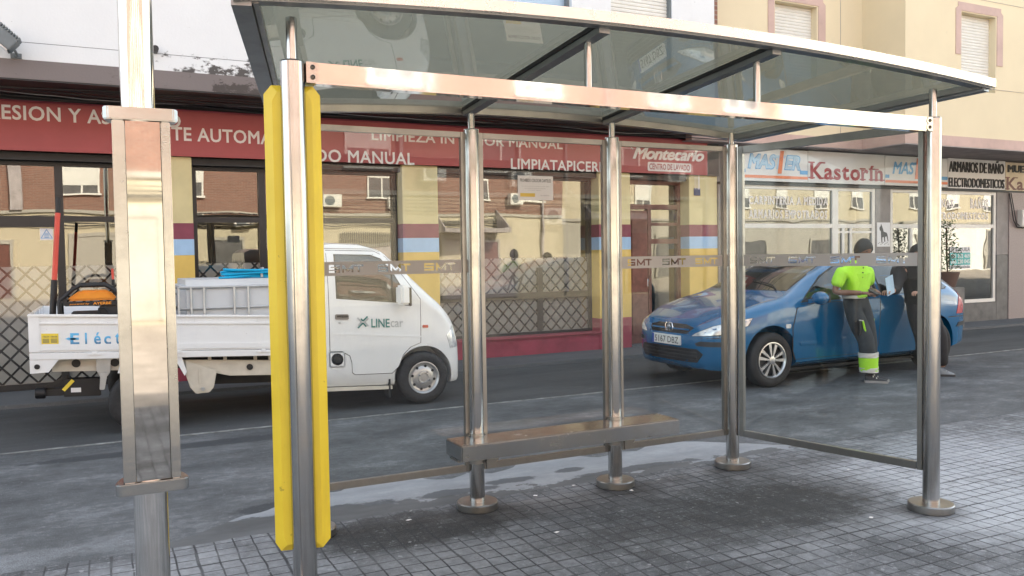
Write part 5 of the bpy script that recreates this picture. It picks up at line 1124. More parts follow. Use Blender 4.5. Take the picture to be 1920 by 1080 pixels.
# mirror, lamps, windscreen, mudflap
m = TB(); m.obox((2.735, TY0 - .11, 1.145), Vector((.055, .012, 0)), Vector((-.01, .075, 0)), Vector((0, 0, .10))); mm = m.obj('wing_mirror', 'whitepaint', cab, bevel=.022)
m = TB(); m.obox((2.786, TY0 - .105, 1.13), Vector((.012, .003, 0)), Vector((-.01, .070, 0)), Vector((0, 0, .095))); m.bar((2.76, TY0 - .06, 1.09), (2.83, TY0 + .05, 1.07), .04, .05); m.obj('mirror_arm', 'black', mm, bevel=.006)
tfr = lambda a, b: (4.6, TC + a, b)
wsp = [(-.56, 1.10), (.56, 1.10), (.56, 1.5), (.5, 1.55), (-.5, 1.55), (-.56, 1.5)]
drape(TB(), cbv, wsp, tfr, (-1, 0, 0), .004, .012, .07).obj('windscreen', 'carglass', cab, ang=30)
drape(TB(), cbv, [(-.25, .36), (.25, .36), (.25, .46), (-.25, .46)], tfr, (-1, 0, 0), .006, .012, .07).obj('number_plate', 'platewhite', cab)
for s in (-1, 1):
    d_ = Vector((-1, -s * .9, 0)).normalized(); u_ = Vector((-d_.y, d_.x, 0))
    drape(TB(), cbv, [(-.11, .60), (.10, .58), (.13, .72), (.06, .82), (-.08, .80), (-.13, .70)], lambda a, b: Vector((3.30, TC + s * .60, b)) - d_ * 1.2 + u_ * a, d_, .005, .012, .03).obj('headlight', 'lamp', cab, ang=30)
m = TB(); m.tube([(3.05, TY0 + .30, 1.18), (3.16, TY0 + .22, 1.09), (3.22, TY0 + .25, 1.02)], .012, 6); m.obj('wiper', 'black', cab)
m = TB(); m.box(2.60, 2.62, TY0 + .01, TY0 + .17, .08, .27); m.obj('mudflap', 'rubber', cab)
m = TB(); m.box(1.93, 2.64, TY0 + .012, TY0 + .05, .165, .199); m.obj('sill', 'beige', cab)
# bed
m = TB(); m.box(-.60, 1.88, TY0 + .012, TY0 + .034, .598, .905); m.box(-.60, -.515, TY0 + .002, TY0 + .012, .600, .905); m.box(-.515, 1.86, TY0 + .001, TY0 + .012, .842, .862); m.box(-.515, 1.86, TY0 + .004, TY0 + .012, .612, .668); m.box(1.80, 1.86, TY0 + .002, TY0 + .012, .668, .842)
for x in (.02, .74, 1.30): m.box(x, x + .012, TY0 + .003, TY0 + .012, .855, .900)
dsd = m.obj('drop_side', 'whitepaint', tr, bevel=.003)
m = TB(); m.box(-.605, 1.885, TY0 - .004, TY0 + .045, .905, .930); m.obj('top_rail', 'whitepaint', dsd, bevel=.006)
for x in (-.10, .60, 1.35):
    m = TB(); m.box(x - .06, x + .06, TY0 - .004, TY0 + .010, .568, .586); m.box(x - .02, x + .02, TY0 - .008, TY0 + .01, .574, .604); m.obj('hinge', 'whitepaint', dsd, bevel=.003)
m = TB(); m.box(-.60, 1.88, TY1 - .034, TY1, .60, .93); m.obj('drop_side', 'whitepaint', tr, bevel=.003)
m = TB(); m.box(-.60, -.565, TY0 + .036, TY1 - .036, .60, .93); m.obj('tailgate', 'whitepaint', tr, bevel=.003)
m = TB(); m.box(1.84, 1.875, TY0 + .036, TY1 - .036, .60, 1.15); m.obj('headboard', 'whitepaint', tr, bevel=.003)
m = TB(); m.box(-.60, 1.88, TY0 + .005, TY1, .535, .594); m.obj('bed_floor', 'whitepaint', tr, bevel=.004)
m = TB(); m.prism([(-.60, .534), (-.38, .534), (-.46, .425), (-.60, .415)], lambda a, b: (a, TY0 + .01, b), (0, .02, 0)); rb_ = m.obj('corner_bracket', 'whitepaint', tr)
m = TB(); m.cyl((-.545, TY0 + .011, .475), (-.545, TY0 + .002, .475), .022, n=18); m.obj('lamp', 'black', rb_)
m = TB(); m.box(-.44, .22, TY0 + .12, TY0 + .16, .415, .534); bm2 = m.obj('chassis_rail', 'beige', tr, bevel=.004)
for x in (-.25, .06): m = TB(); m.cyl((x, TY0 + .121, .487), (x, TY0 + .110, .487), .036, n=20); m.obj('rail_hole', 'black', bm2)  # black discs stand in for the dark of holes in the rail
m = TB(); m.prism([(-.09, .535), (.03, .535), (.02, .40), (-.01, .36), (-.06, .36), (-.09, .42)], lambda a, b: (a, TY0 + .09, b), (0, .02, 0)); m.prism([(-.06, .41), (0, .40), (-.03, .25), (-.07, .25)], lambda a, b: (a, TY0 + .06, b), (0, .025, 0)); m.obj('spring_shackle', 'galv', tr, bevel=.004)
m = TB(); m.prism([(.13, .535), (.20, .535), (.13, .40), (.08, .40), (.10, .48)], lambda a, b: (a, TY0 + .02, b), (0, .05, 0)); m.obj('mudguard', 'whitepaint', tr); m = TB(); m.prism([(.55, .535), (.62, .535), (.66, .40), (.64, .36), (.60, .44)], lambda a, b: (a, TY0 + .02, b), (0, .05, 0)); m.obj('mudguard', 'whitepaint', tr)
m = TB(); m.prism([(.62, .50), (1.9, .47), (1.9, .33), (1.05, .34), (.92, .37), (.62, .42)], lambda a, b: (a, TY0 + .10, b), (0, .04, 0)); lr = m.obj('chassis_rail', 'beige', tr, bevel=.004)
m = TB(); m.prism([(.655, .50), (.93, .40), (.90, .24), (.86, .19), (.74, .18), (.69, .24), (.655, .36)], lambda a, b: (a, TY0 + .07, b), (0, .028, 0)); sp_ = m.obj('spring_bracket', 'beige', tr, bevel=.006)
m = TB(); m.cyl((.80, TY0 + .07, .225), (.80, TY0 + .055, .225), .018, n=14); m.obj('bolt', 'galv', sp_)
m = TB(); m.box(.765, .785, TY0 + .062, TY0 + .07, .28, .42); m.obj('rib', 'beige', sp_, bevel=.003)
m = TB(); m.cyl((1.235, TY0 + .101, .42), (1.235, TY0 + .09, .42), .03, n=18); m.obj('rail_hole', 'black', lr)  # hole in the rail, its dark drawn as a black disc
for x in (.86, 1.0, 1.28, 1.42): m = TB(); m.box(x, x + .03, TY0 + .13, TY0 + .15, .47, .536); m.obj('strut', 'beige', lr)
m = TB(); m.box(-.30, 1.9, TY0 + .30, TY0 + .36, .40, .53); m.box(-.30, 1.9, TY1 - .36, TY1 - .30, .40, .53); m.cyl((.27, TY0 + .2, .26), (.27, TY1 - .2, .26), .05); m.box(.9, 1.8, TY0 + .42, TY1 - .42, .22, .46); m.obj('underframe', 'black', tr)
m = TB(); m.bar((-.52, TY0 + .25, .25), (-.32, TY0 + .22, .36), .03, .03); m.box(-.36, -.06, TY0 + .18, TY0 + .30, .18, .34); m.box(-.56, -.36, TY0 + .2, TY0 + .26, .19, .25); m.cyl((-.58, TY0 + .2, .22), (-.50, TY0 + .2, .22), .05); tj = m.obj('rear_linkage', 'black', tr, bevel=.006)
m = TB(); m.bar((-.36, TY0 + .175, .24), (-.28, TY0 + .175, .33), .008, .03); m.obj('yellow_label', 'labely', tj)
m = TB(); m.box(-.30, -.22, TY0 + .174, TY0 + .1795, .22, .26); m.obj('white_label', 'paper', tj)
for x, k in ((2.99, 0), (.27, 0)):
    for s, y in ((-1, TY0 + .085), (1, TY1 - .085)): wheel(tr, (x, y, .272), (0, s, 0), .275, .155, 'steel')
lt = lambda a, b, d: (a, TY0 + .0105, b); m = TB()
write(m, 'E', -.285, -.215, .665, .765, lt, .03); write(m, 'l', -.17, -.155, .663, .768, lt, .02); write(m, 'é', -.10, -.045, .663, .772, lt, .02); write(m, 'c', -.02, .035, .663, .738, lt, .02); write(m, 't', .07, .11, .663, .765, lt, .02); write(m, 'rico', .14, .40, .663, .765, lt, .02)
m.add([lt(a, b, 0) for a, b in ((-.325, .715), (-.29, .73), (-.29, .722), (-.24, .722), (-.24, .706), (-.29, .706), (-.29, .70))], [tuple(range(7))])
m.obj('lettering', 'elect', dsd, smooth=False)
m = TB(); m.box(-.505, -.375, TY0 + .0085, TY0 + .0118, .672, .762); yl = m.obj('yellow_label', 'labely', dsd, smooth=False)
m = TB(); ly = lambda a, b, d: (a, TY0 + .0075, b)
for x in (-.495, -.435): 
    write(m, 'ATENCION', x, x + .05, .728, .742, ly, .02)
    for k in range(4): m.add([ly(a, b, 0) for a, b in ((x, .712 - .01 * k), (x + .05, .712 - .01 * k), (x + .05, .717 - .01 * k), (x, .717 - .01 * k))], [(0, 1, 2, 3)])
m.obj('lettering', 'ink', yl, smooth=False)

# ------------------------------------------------------------------ load on the truck
gn = thing('generator', 'orange generator in a black tube frame on the truck bed', 'generator', (-.13, 8.6, .75))
m = MB()
for y in (8.42, 8.78):
    m.tube([(-.36, y, .78), (-.37, y, 1.20), (-.33, y, 1.235), (-.26, y, 1.30), (-.20, y, 1.335), (.0, y, 1.335), (.06, y, 1.30), (.12, y, 1.235), (.14, y, 1.20), (.14, y, .78)], .019, 10)
for x, z in ((-.37, 1.18), (.14, 1.18), (-.26, 1.31), (.06, 1.31), (-.36, .79), (.14, .79)): m.tube([(x, 8.42, z), (x, 8.78, z)], .016, 8)
for x in (-.17, -.03): m.tube([(x - .03, 8.42, 1.333), (x - .01, 8.42, 1.355), (x + .01, 8.42, 1.355), (x + .03, 8.42, 1.333)], .008, 6)
m.obj('frame', 'black', gn)
m = MB(); T = [(-.31, 1.195), (-.29, 1.225), (-.22, 1.275), (-.17, 1.285), (.0, 1.285), (.04, 1.275), (.085, 1.225), (.10, 1.195)]; m.prism(T, lambda a, b: (a, 8.44, b), (0, .32, 0)); m.obj('fuel_tank', 'orange', gn, bevel=.02)
m = MB(); m.box(-.325, .105, 8.425, 8.44, 1.150, 1.188); gp = m.obj('name_strip', 'black', gn, bevel=.003)
m = MB(); fg = front(8.4235); write(m, 'AYERBE', -.10, .05, 1.157, 1.181, fg, .03); write(m, 'powered by', -.29, -.13, 1.157, 1.176, fg, .01, .3); m.obj('lettering', 'orange', gp, smooth=False)
m = MB(); m.box(-.28, -.05, 8.46, 8.74, .80, 1.09); m.box(-.05, .11, 8.45, 8.74, .82, 1.14); m.ball((-.16, 8.47, .98), (.10, .06, .10)); m.cyl((.02, 8.44, .98), (.02, 8.46, .98), .04); m.obj('engine', 'plastic', gn, bevel=.012)
m = MB(); m.tube([(-.06, 8.43, 1.05), (-.05, 8.42, 1.12), (-.01, 8.42, 1.13), (.02, 8.42, 1.09), (.04, 8.42, 1.03)], .012, 6); m.obj('hose', 'rubber', gn)

tk = thing('water_tank', 'pale grey plastic water tank in a galvanised cage on the truck bed', 'water tank', (1.2, 8.9, .7))
m = MB(); m.box(.635, 1.79, 8.37, 9.45, .66, 1.36); m.obj('tank', 'tank', tk, bevel=.055)
m = MB()
for z in (.72, .90, 1.085, 1.285): m.tube([(.615, 8.35, z), (1.81, 8.35, z), (1.81, 9.47, z), (.615, 9.47, z)], .012, 8, True)
for x in (.62, .73, .845, 1.12, 1.25, 1.50, 1.70, 1.805):
    for y in (8.345, 9.475): m.tube([(x, y, .66), (x, y, 1.285)], .012, 8)
m.obj('cage', 'galv', tk)
hs = thing('hose_coil', 'coil of bright blue hose lying on top of the water tank', 'hose', (1.35, 8.6, 1.38))
m = MB(); r = random.Random(4)
for k in range(9):
    ln, wd_ = .30 + .04 * r.random(), .10 + .05 * r.random(); cx_, cy_ = 1.36 + .03 * r.random(), 8.56 + .03 * r.random(); zz = 1.374 + .009 * k
    m.tube([(cx_ + ln * math.cos(t) * (1 + .06 * math.sin(3 * t + k)), cy_ + wd_ * math.sin(t), zz + .008 * math.sin(2 * t + k)) for t in [2 * PI * i / 40 for i in range(40)]], .0105, 8, True)
m.tube([(1.05, 8.50, 1.372), (1.00, 8.46, 1.372), (1.10, 8.44, 1.374), (1.3, 8.45, 1.39), (1.45, 8.46, 1.39)], .0105, 8); m.obj('hose', 'hose', hs)
m = MB(); m.tube([(1.40, 8.445, 1.37), (1.395, 8.44, 1.42), (1.42, 8.5, 1.455), (1.42, 8.6, 1.45)], .014, 8); m.obj('tie', 'galv', hs)
cr = thing('blue_crate', 'small dark blue crate wedged on the truck bed beside the caged water tank', 'crate', (.5, 8.6, .8))
m = MB(); m.box(.44, .60, 8.40, 8.75, .72, 1.26); m.obj('case', 'crate', cr, bevel=.015)
m = MB(); [m.box(.43, .605, 8.39, 8.76, z, z + .02) for z in (.85, .98, 1.10, 1.22)]; m.obj('rib', 'black', cr, bevel=.003)
def pole_tool(label, a, b, marks, rad):
    t = thing('hand_tool', label, 'tool', a); a, b = Vector(a), Vector(b); 
    for f0, f1, mt, rr, nm in marks:
        m = MB(); m.cyl(a + (b - a) * f0, a + (b - a) * f1, rad * rr, n=16); m.obj(nm, mt, t, bevel=.003)
    return t
pole_tool('tall upright tool with red shaft and black ends at the truck bed rear', (-.46, 8.6, .72), (-.352, 8.62, 2.14), ((0, .47, 'black', 1.25, 'grip'), (.47, .90, 'toolred', 1., 'shaft'), (.90, 1, 'black', .95, 'tip')), .022)
pole_tool('short upright tool with a red tip rising beside the generator', (.09, 8.72, .75), (.07, 8.73, 1.48), ((0, .86, 'black', 1., 'shaft'), (.86, 1, 'toolred', .8, 'tip')), .014)

# ------------------------------------------------------------------ people
def skin_verts(nodes, edges, root, sub=2):
    """grow one smooth tapered surface round a skeleton"""
    names = list(nodes); me = bpy.data.meshes.new('sk'); me.from_pydata([nodes[n][0] for n in names], [(names.index(a), names.index(b)) for a, b in edges], [])
    o = bpy.data.objects.new('sk', me); COL.objects.link(o)
    md = o.modifiers.new('skin', 'SKIN'); md.use_smooth_shade = True; md.branch_smoothing = .5
    for i, n in enumerate(names):
        r = nodes[n][1]; s = me.skin_vertices[0].data[i]; s.radius = r if isinstance(r, tuple) else (r, r); s.use_root = (n == root)
    ss = o.modifiers.new('sub', 'SUBSURF'); ss.levels = sub; ss.render_levels = sub
    dg = bpy.context.evaluated_depsgraph_get(); dg.update(); m2 = bpy.data.meshes.new_from_object(o.evaluated_get(dg))
    vs = [v.co.copy() for v in m2.vertices]; fs = [tuple(p.vertices) for p in m2.polygons]
    bpy.data.objects.remove(o); bpy.data.meshes.remove(me); bpy.data.meshes.remove(m2)
    return vs, fs
def chain(m, pts, root=0, sub=2):
    nodes = {str(i): (p, r) for i, (p, r) in enumerate(pts)}
    return m.add(*skin_verts(nodes, [(str(i), str(i + 1)) for i in range(len(pts) - 1)], str(root), sub))
def frame_of(f): f = Vector(f).normalized(); u = Vector((0, 0, 1)); s = f.cross(u).normalized(); return f, s, s.cross(f)
def head(m, c, f, size=1.):
    """head with brow, nose, chin and ears; c is the middle of the skull"""
    f, s, u = frame_of(f); vs = []; fs = []; n, k = 20, 16; R = .098 * size
    for i in range(k + 1):
        a = -PI / 2 + PI * i / k
        for j in range(n):
            t = 2 * PI * j / n; x, y, z = math.cos(a) * math.cos(t), math.cos(a) * math.sin(t), math.sin(a)   # x fwd, y side
            wdt = .80 - (.22 * max(0, -z) ** 1.2); ln = 1.0 - .10 * max(0, -z); zz = z * 1.22
            if z < -.2 and x > 0: zz -= .10 * x
            nose = math.exp(-((y / .14) ** 2 + ((z + .16) / .20) ** 2)) * (x > .3); brow = -.05 * math.exp(-(((abs(y) - .32) / .14) ** 2 + ((z - .06) / .10) ** 2)) * (x > .3)
            p = f * (x * ln + .20 * nose + brow) * R + s * y * wdt * R + u * zz * R; vs.append(Vector(c) + p)
    for i in range(k):
        for j in range(n): fs.append((i * n + j, i * n + (j + 1) % n, (i + 1) * n + (j + 1) % n, (i + 1) * n + j))
    m.add(vs, fs)
    for sg in (-1, 1): m.ball(Vector(c) + s * sg * .078 * size - f * .008, (.016, .016, .03), 10, 8)
def hand(m, w, d, curl, thumb_side, size=1., spread=.18):
    """palm and five bent fingers; w wrist, d pointing along the palm, curl the way the fingers bend"""
    d = Vector(d).normalized(); cu_ = Vector(curl); cu_ = (cu_ - d * cu_.dot(d)).normalized(); s = d.cross(cu_).normalized() * thumb_side; w = Vector(w); k = size
    chain(m, [(w - d * .02, (.026 * k, .022 * k)), (w + d * .035 * k, (.034 * k, .018 * k)), (w + d * .075 * k, (.038 * k, .015 * k))])
    for i, L in enumerate((.068, .078, .073, .056)):
        b = w + d * .075 * k + s * (.028 - .019 * i) * k; e = (d + s * spread * (1 - i * .66)).normalized()
        p1 = b + e * L * .45 * k + cu_ * .006; p2 = p1 + (e * .55 + cu_ * .75).normalized() * L * .34 * k; p3 = p2 + (e * .05 + cu_).normalized() * L * .26 * k
        chain(m, [(b - d * .015, .0088 * k), (p1, .0084 * k), (p2, .0078 * k), (p3, .0068 * k)])
    b = w + d * .02 * k + s * .026 * k; p1 = b + (d * .6 + s * .8).normalized() * .034 * k; p2 = p1 + (d * .8 + s * .25 + cu_ * .5).normalized() * .03 * k
    chain(m, [(b - s * .012, .0105 * k), (p1, .0098 * k), (p2, .0082 * k)])
def shoe(parent, heel, toe, mat='shoe', sole='sole', extra=None):
    h, t = Vector(heel), Vector(toe); d = (t - h); d.z = 0; L = d.length; d.normalize(); s = Vector((d.y, -d.x, 0)); rings = []
    for q, wv, hv in ((-.02, .022, .085), (.03, .033, .10), (.18, .036, .105), (.38, .037, .085), (.60, .043, .06), (.82, .044, .046), (.95, .038, .036), (1.0, .024, .024)):
        c = h + d * L * q; z0 = h.z; rings.append([c + s * wv * a + Vector((0, 0, z0 * 0 + .022 + (hv - .022) * b)) for a, b in ((-1, 0), (1, 0), (1.02, .35), (.72, .8), (.3, 1), (-.3, 1), (-.72, .8), (-1.02, .35))])
    m = loft(rings); up_ = m.obj('shoe', mat, parent, ang=60)
    m = loft([[h + d * L * q + s * wv * a + Vector((0, 0, b)) for a, b in ((-1, .0), (1, .0), (1.03, .018), (1, .026), (-1, .026), (-1.03, .018))] for q, wv in ((-.04, .022), (.03, .036), (.2, .039), (.4, .038), (.62, .046), (.84, .047), (.97, .040), (1.02, .026))])
    m.obj('shoe_sole', sole, up_, ang=40)
    m = MB()
    for q in (.35, .50): 
        c = h + d * L * q + Vector((0, 0, .075 - (q - .35) * .12)); m.bar(c - s * .034, c + s * .034, .018, .012, d)
    m.obj('shoe_stripe', 'reflective' if mat == 'shoe' else 'shoegrey', up_)

V = Vector
def ering(a, b, rx, ry, flare=1.0, n=28):
    """a band of cloth round a limb or waist, slightly wrinkled"""
    vs = []; fs = []; k = 7; r = random.Random(int(a.x * 1e4))
    ph = [r.uniform(0, 6.3) for _ in range(4)]
    for i in range(k + 1):
        c = a + (b - a) * i / k; g = 1 + (flare - 1) * i / k
        for j in range(n):
            t = 2 * PI * j / n; w = 1 + .018 * math.sin(3 * t + ph[0] + i) + .012 * math.sin(7 * t + ph[1] - i * 1.7)
            vs.append(c + Vector((rx * math.cos(t) * w * g, ry * math.sin(t) * w * g, 0)))
    for i in range(k):
        for j in range(n): fs.append((i * n + j, i * n + (j + 1) % n, (i + 1) * n + (j + 1) % n, (i + 1) * n + j))
    m0 = len(vs); vs += [a, b]
    for j in range(n): fs += [(m0, (j + 1) % n, j), (m0 + 1, k * n + j, k * n + (j + 1) % n)]
    return vs, fs
# --- man in hi-vis shirt leaning on the car door, looking down at what he holds
m1 = thing('person', 'standing man in lime hi-vis polo shirt and dark work trousers leaning on the blue car', 'person', (7.95, 6.8, 0))
S = V((7.83, 6.86, 1.34)); rS, lS = V((7.655, 6.885, 1.315)), V((8.005, 6.83, 1.315)); P_ = V((7.87, 6.885, .92)); f1 = V((-.05, -.98, -.25))
rE, lE = V((7.575, 6.93, 1.06)), V((8.07, 6.87, 1.07)); rW, lW = V((7.735, 6.665, 1.055)), V((7.945, 6.64, 1.06))
rH, lH = V((7.78, 6.89, .90)), V((7.96, 6.875, .90)); rK, lK = V((7.875, 6.735, .50)), V((7.985, 6.79, .49)); rA, lA = V((7.955, 6.765, .10)), V((8.045, 6.84, .10))
HC = V((7.90, 6.80, 1.545))
body = {'p': (P_, (.15, .11)), 'c': (V((7.845, 6.89, 1.13)), (.145, .10)), 's': (S, (.12, .09)), 'n': (V((7.855, 6.85, 1.42)), .052), 'h': (HC - V((0, -.01, .03)), .06),
        'rs': (rS, .055), 're': (rE, .040), 'rw': (rW, .029), 'ls': (lS, .055), 'le': (lE, .040), 'lw': (lW, .029),
        'rh': (rH, .085), 'rk': (rK, .058), 'ra': (rA, .040), 'lh': (lH, .085), 'lk': (lK, .058), 'la': (lA, .040)}
bedges = [('p', 'c'), ('c', 's'), ('s', 'n'), ('n', 'h'), ('s', 'rs'), ('rs', 're'), ('re', 'rw'), ('s', 'ls'), ('ls', 'le'), ('le', 'lw'), ('p', 'rh'), ('rh', 'rk'), ('rk', 'ra'), ('p', 'lh'), ('lh', 'lk'), ('lk', 'la')]
def scale_r(d, k, keep): return {n: (d[n][0], tuple(x * k + .008 for x in d[n][1]) if isinstance(d[n][1], tuple) else d[n][1] * k + .008) for n in keep}
m = MB(); m.add(*skin_verts({k: (v[0], tuple(x * .86 for x in v[1]) if isinstance(v[1], tuple) else v[1] * (.86 if k not in ('n', 'h', 're', 'rw', 'le', 'lw') else 1)) for k, v in body.items()}, bedges, 'p')); head(m, HC, f1)
hand(m, rW, V((.10, -.06, .0)), V((.1, .2, -1)), -1); hand(m, lW, V((-.11, -.03, .0)), V((0, .2, -1)), 1)
bo = m.obj('body', 'skin1', m1, ang=80)
def clothes(name, mat, parent, body, keep, edges, root, k=1.06, extra=None):
    d = scale_r(body, k, keep)
    if extra: d.update(extra)
    return MB().add(*skin_verts(d, edges, root)).obj(name, mat, parent, ang=80)
sl = lambda a, b, q: a + (b - a) * q
sh1 = clothes('shirt', 'hivis', bo, body, ('c', 's', 'rs', 'ls'), [('w', 'c'), ('c', 's'), ('s', 'k'), ('s', 'rs'), ('rs', 'r2'), ('s', 'ls'), ('ls', 'l2')], 'c', 1.22,
              {'w': (V((7.862, 6.89, .985)), (.172, .135)), 'rs': (rS, .088), 'ls': (lS, .088), 'k': (V((7.85, 6.852, 1.425)), .078), 'r2': (sl(rS, rE, .80), .076), 'l2': (sl(lS, lE, .80), .076)})
m = MB(); m.tube([V((7.855, 6.852, 1.405)) + V((.062 * math.cos(t), .058 * math.sin(t), .012 * math.sin(t))) for t in [2 * PI * i / 20 for i in range(20)]], .016, 8, True); m.obj('collar', 'hivis', sh1)
bd1 = MB(); bd1.add(*ering(V((7.858, 6.888, .985)), V((7.855, 6.888, 1.06)), .152, .122)); bd1.obj('waist_band', 'reflective', sh1, ang=80)
m = MB(); [m.ball((7.835 - .002 * i, 6.744 + .004 * i, 1.34 - .055 * i), .008, 8, 6) for i in range(3)]; m.obj('button', 'black', sh1)
tr1 = MB().add(*skin_verts({'w': (V((7.86, 6.888, 1.10)), (.155, .12)), 'p': (P_, (.165, .13)), 'rh': (rH, .118), 'rt': (sl(rH, rK, .5), .115), 'rk': (rK, .098), 'rc': (sl(rK, rA, .5), .094), 'ra': (sl(rK, rA, .97), .088), 'lh': (lH, .118), 'lt': (sl(lH, lK, .5), .115), 'lk': (lK, .098), 'lc': (sl(lK, lA, .5), .094), 'la': (sl(lK, lA, .97), .088)},
      [('w', 'p'), ('p', 'rh'), ('rh', 'rt'), ('rt', 'rk'), ('rk', 'rc'), ('rc', 'ra'), ('p', 'lh'), ('lh', 'lt'), ('lt', 'lk'), ('lk', 'lc'), ('lc', 'la')], 'p')).obj('trousers', 'trousers', bo, ang=80)
for K, A in ((rK, rA), (lK, lA)):
    g_ = MB(); g_.add(*ering(sl(K, A, .36), sl(K, A, .93), .098, .098, 1.04)); g_.obj('shin_panel', 'hivis', tr1, ang=80)
    for q in (.36, .80): g_ = MB(); g_.add(*ering(sl(K, A, q), sl(K, A, q + .14), .102, .102, 1.02)); g_.obj('reflective_stripe', 'reflective', tr1, ang=80)
m = MB(); m.obox((7.765, 6.735, .66), V((.058, .01, .012)), V((-.006, .03, 0)), V((-.012, -.01, .085))); pk = m.obj('cargo_pocket', 'black', tr1, bevel=.012)
m = MB(); m.bar((7.77, 6.695, .735), (7.815, 6.695, .60), .02, .02, (0, 1, 0)); m.obj('pocket_trim', 'hivis', pk, bevel=.004)
m = MB(); m.bar((7.715, 6.70, .745), (7.78, 6.695, .735), .012, .02, (0, 1, 0)); m.obj('pocket_flap', 'reflective', pk, bevel=.004)
m = MB(); m.bar((8.075, 6.81, .74), (8.068, 6.80, .58), .02, .03, (0, 1, 0)); m.obj('pocket_trim', 'hivis', tr1, bevel=.004)
shoe(bo, (7.935, 6.80, 0), (8.095, 6.62, 0)); shoe(bo, (8.03, 6.865, 0), (8.205, 6.70, 0))
def hair_cap(parent, c, f, size=1., mat='hair', low=.0):
    f, s, u = frame_of(f); vs = []; fs = []; n, k = 22, 10; R = .108 * size; r = random.Random(2)
    for i in range(k + 1):
        a = low + (PI / 2 - low) * i / k
        for j in range(n):
            t = 2 * PI * j / n; x, y = math.cos(t), math.sin(t); aa = a - (.55 * max(0, -x) if i == 0 else .55 * max(0, -x) * (1 - i / k)); 
            if x > .3: aa = a + (x - .3) * .75 * (1 - i / k)
            q = 1 + .035 * r.uniform(-1, 1); vs.append(Vector(c) + (f * math.cos(aa) * x + s * math.cos(aa) * y * .84 + u * math.sin(aa) * 1.22) * R * q)
    for i in range(k):
        for j in range(n): fs.append((i * n + j, i * n + (j + 1) % n, (i + 1) * n + (j + 1) % n, (i + 1) * n + j))
    return MB().add(vs, fs).obj('hair', mat, parent, ang=80)
hair_cap(bo, HC, f1, 1.04, low=-.22)
def face(parent, c, f, size=1.):
    f, s, u = frame_of(f); m = MB()
    for sg in (-1, 1): m.ball(Vector(c) + (f * .083 + s * sg * .032 + u * .004) * size, .0085 * size, 8, 6)
    m.obj('eyes', 'black', parent); m = MB(); q = Vector(c) + (f * .083 - u * .062) * size; m.bar(q - s * .022 * size, q + s * .022 * size, .012, .007); m.obj('mouth', 'brown', parent)
face(bo, HC, f1)
ph = thing('phone', 'small black phone held in the hands of the man in the hi-vis shirt', 'phone', (7.84, 6.6, 1.06))
m = MB(); m.obox((7.842, 6.60, 1.065), V((.040, .004, 0)), V((-.005, .062, .03)) * .9, V((0, -.002, .0045))); m.obj('case', 'black', ph, bevel=.003)

# --- man in black beside him, mostly behind the front post
m2 = thing('person', 'man in black jacket and dark trousers leaning on the blue car behind the right post', 'person', (9.0, 6.8, 0))
S = V((8.80, 6.80, 1.30)); rS, lS = V((8.655, 6.915, 1.275)), V((8.93, 6.66, 1.275)); P_ = V((8.98, 6.90, .88)); f2 = V((-.72, -.62, -.25)); HC = V((8.745, 6.745, 1.475))
rE, lE = V((8.45, 6.80, 1.06)), V((8.76, 6.50, 1.05)); rW, lW = V((8.22, 6.70, 1.06)), V((8.50, 6.48, 1.05))
rH, lH = V((8.90, 6.93, .86)), V((9.06, 6.85, .86)); rK, lK = V((8.80, 6.72, .48)), V((9.10, 6.68, .47)); rA, lA = V((8.84, 6.72, .10)), V((9.10, 6.66, .10))
body = {'p': (P_, (.15, .12)), 'c': (V((8.89, 6.86, 1.09)), (.15, .115)), 's': (S, (.12, .10)), 'n': (V((8.785, 6.785, 1.37)), .052), 'h': (HC - V((0, 0, .03)), .06),
        'rs': (rS, .058), 're': (rE, .042), 'rw': (rW, .030), 'ls': (lS, .058), 'le': (lE, .042), 'lw': (lW, .030),
        'rh': (rH, .088), 'rk': (rK, .060), 'ra': (rA, .042), 'lh': (lH, .088), 'lk': (lK, .060), 'la': (lA, .042)}
m = MB(); m.add(*skin_verts({k: (v[0], tuple(x * .86 for x in v[1]) if isinstance(v[1], tuple) else v[1] * (.86 if k not in ('n', 'h', 're', 'rw', 'le', 'lw') else 1)) for k, v in body.items()}, bedges, 'p')); head(m, HC, f2)
hand(m, rW, V((-.12, -.04, .0)), V((0, 0, -1)), -1); hand(m, lW, V((-.1, .03, .0)), V((0, .1, -1)), 1)
b2 = m.obj('body', 'skin2', m2, ang=80)
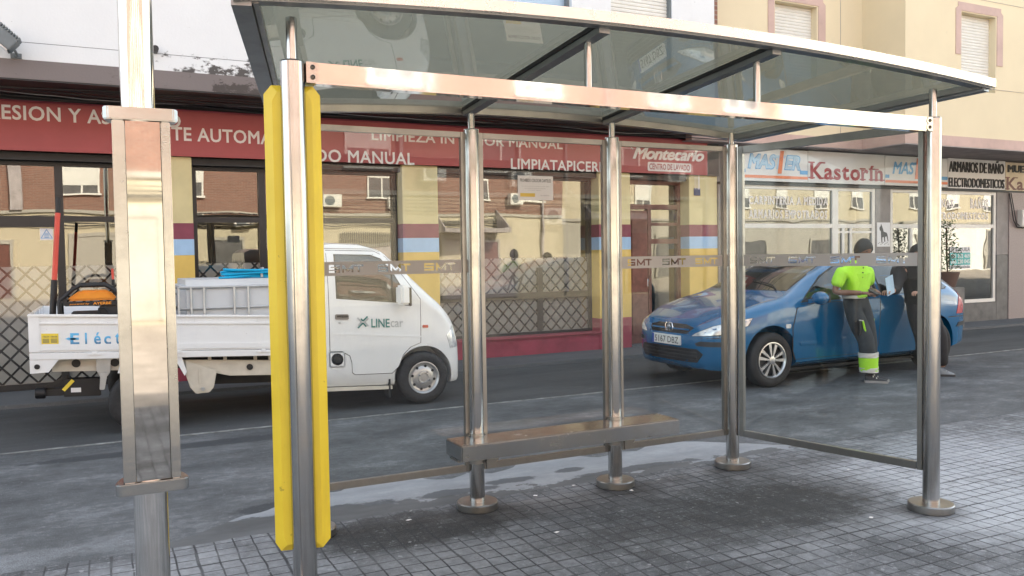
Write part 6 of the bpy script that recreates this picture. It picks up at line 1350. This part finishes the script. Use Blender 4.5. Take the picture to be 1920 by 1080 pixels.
jk = clothes('jacket', 'jacket', b2, body, ('c', 's', 'rs', 're', 'ls', 'le'), [('w', 'c'), ('c', 's'), ('s', 'k'), ('s', 'rs'), ('rs', 're'), ('re', 'r2'), ('s', 'ls'), ('ls', 'le'), ('le', 'l2')], 'c', 1.22,
             {'w': (V((8.975, 6.90, .84)), (.19, .155)), 'rs': (rS, .092), 'ls': (lS, .092), 'k': (V((8.788, 6.788, 1.385)), .078), 'r2': (sl(rE, rW, .55), .050), 'l2': (sl(lE, lW, .8), .048)})
m = MB(); m.obox((8.83, 6.70, 1.17), V((.05, -.05, 0)), V((.02, .02, 0)), V((0, 0, .07))); m.obj('chest_pocket', 'black', jk, bevel=.012)
t2 = MB().add(*skin_verts({'w': (V((8.93, 6.89, 1.05)), (.15, .12)), 'p': (P_, (.165, .135)), 'rh': (rH, .108), 'rk': (rK, .082), 'ra': (sl(rK, rA, .98), .068), 'lh': (lH, .108), 'lk': (lK, .082), 'la': (sl(lK, lA, .98), .068)},
      [('w', 'p'), ('p', 'rh'), ('rh', 'rk'), ('rk', 'ra'), ('p', 'lh'), ('lh', 'lk'), ('lk', 'la')], 'p')).obj('trousers', 'jacket', b2, ang=80)
shoe(b2, (8.84, 6.76, 0), (8.765, 6.60, 0), 'shoegrey', 'shoe'); shoe(b2, (9.06, 6.68, 0), (9.19, 6.565, 0), 'shoegrey', 'shoe')
hair_cap(b2, HC, f2); face(b2, HC, f2)
pc = thing('paper_slip', 'white paper slip held out by the man in the black jacket', 'paper', (8.1, 6.7, 1.1))
m = MB(); m.obox((8.17, 6.655, 1.13), V((.085, .02, .02)), V((.0, .0015, 0)), V((-.02, 0, .105))); m.obj('sheet', 'kpale', pc, smooth=False)

# ------------------------------------------------------------------ litter
r = random.Random(11)
for i, (x, y) in enumerate(((2.42, 4.62), (3.02, 4.42), (1.55, 4.55), (2.75, 4.70), (4.62, 4.1), (3.9, 3.3), (2.2, 3.95), (5.3, 3.4))):
    t = thing('paper_scrap', 'small white scrap of litter on the ground round the shelter posts', 'litter', (x, y, .012), 'litter scraps round the shelter')
    m = MB(); k = 7; P = [(x + r.uniform(.010, .024) * math.cos(2 * PI * j / k), y + r.uniform(.006, .014) * math.sin(2 * PI * j / k)) for j in range(k)]
    m.add([(a, b, .0125 + r.uniform(0, .006)) for a, b in P] + [(x, y, .020)], [(j, (j + 1) % k, k) for j in range(k)]); m.obj('scrap', 'paper', t, smooth=False)
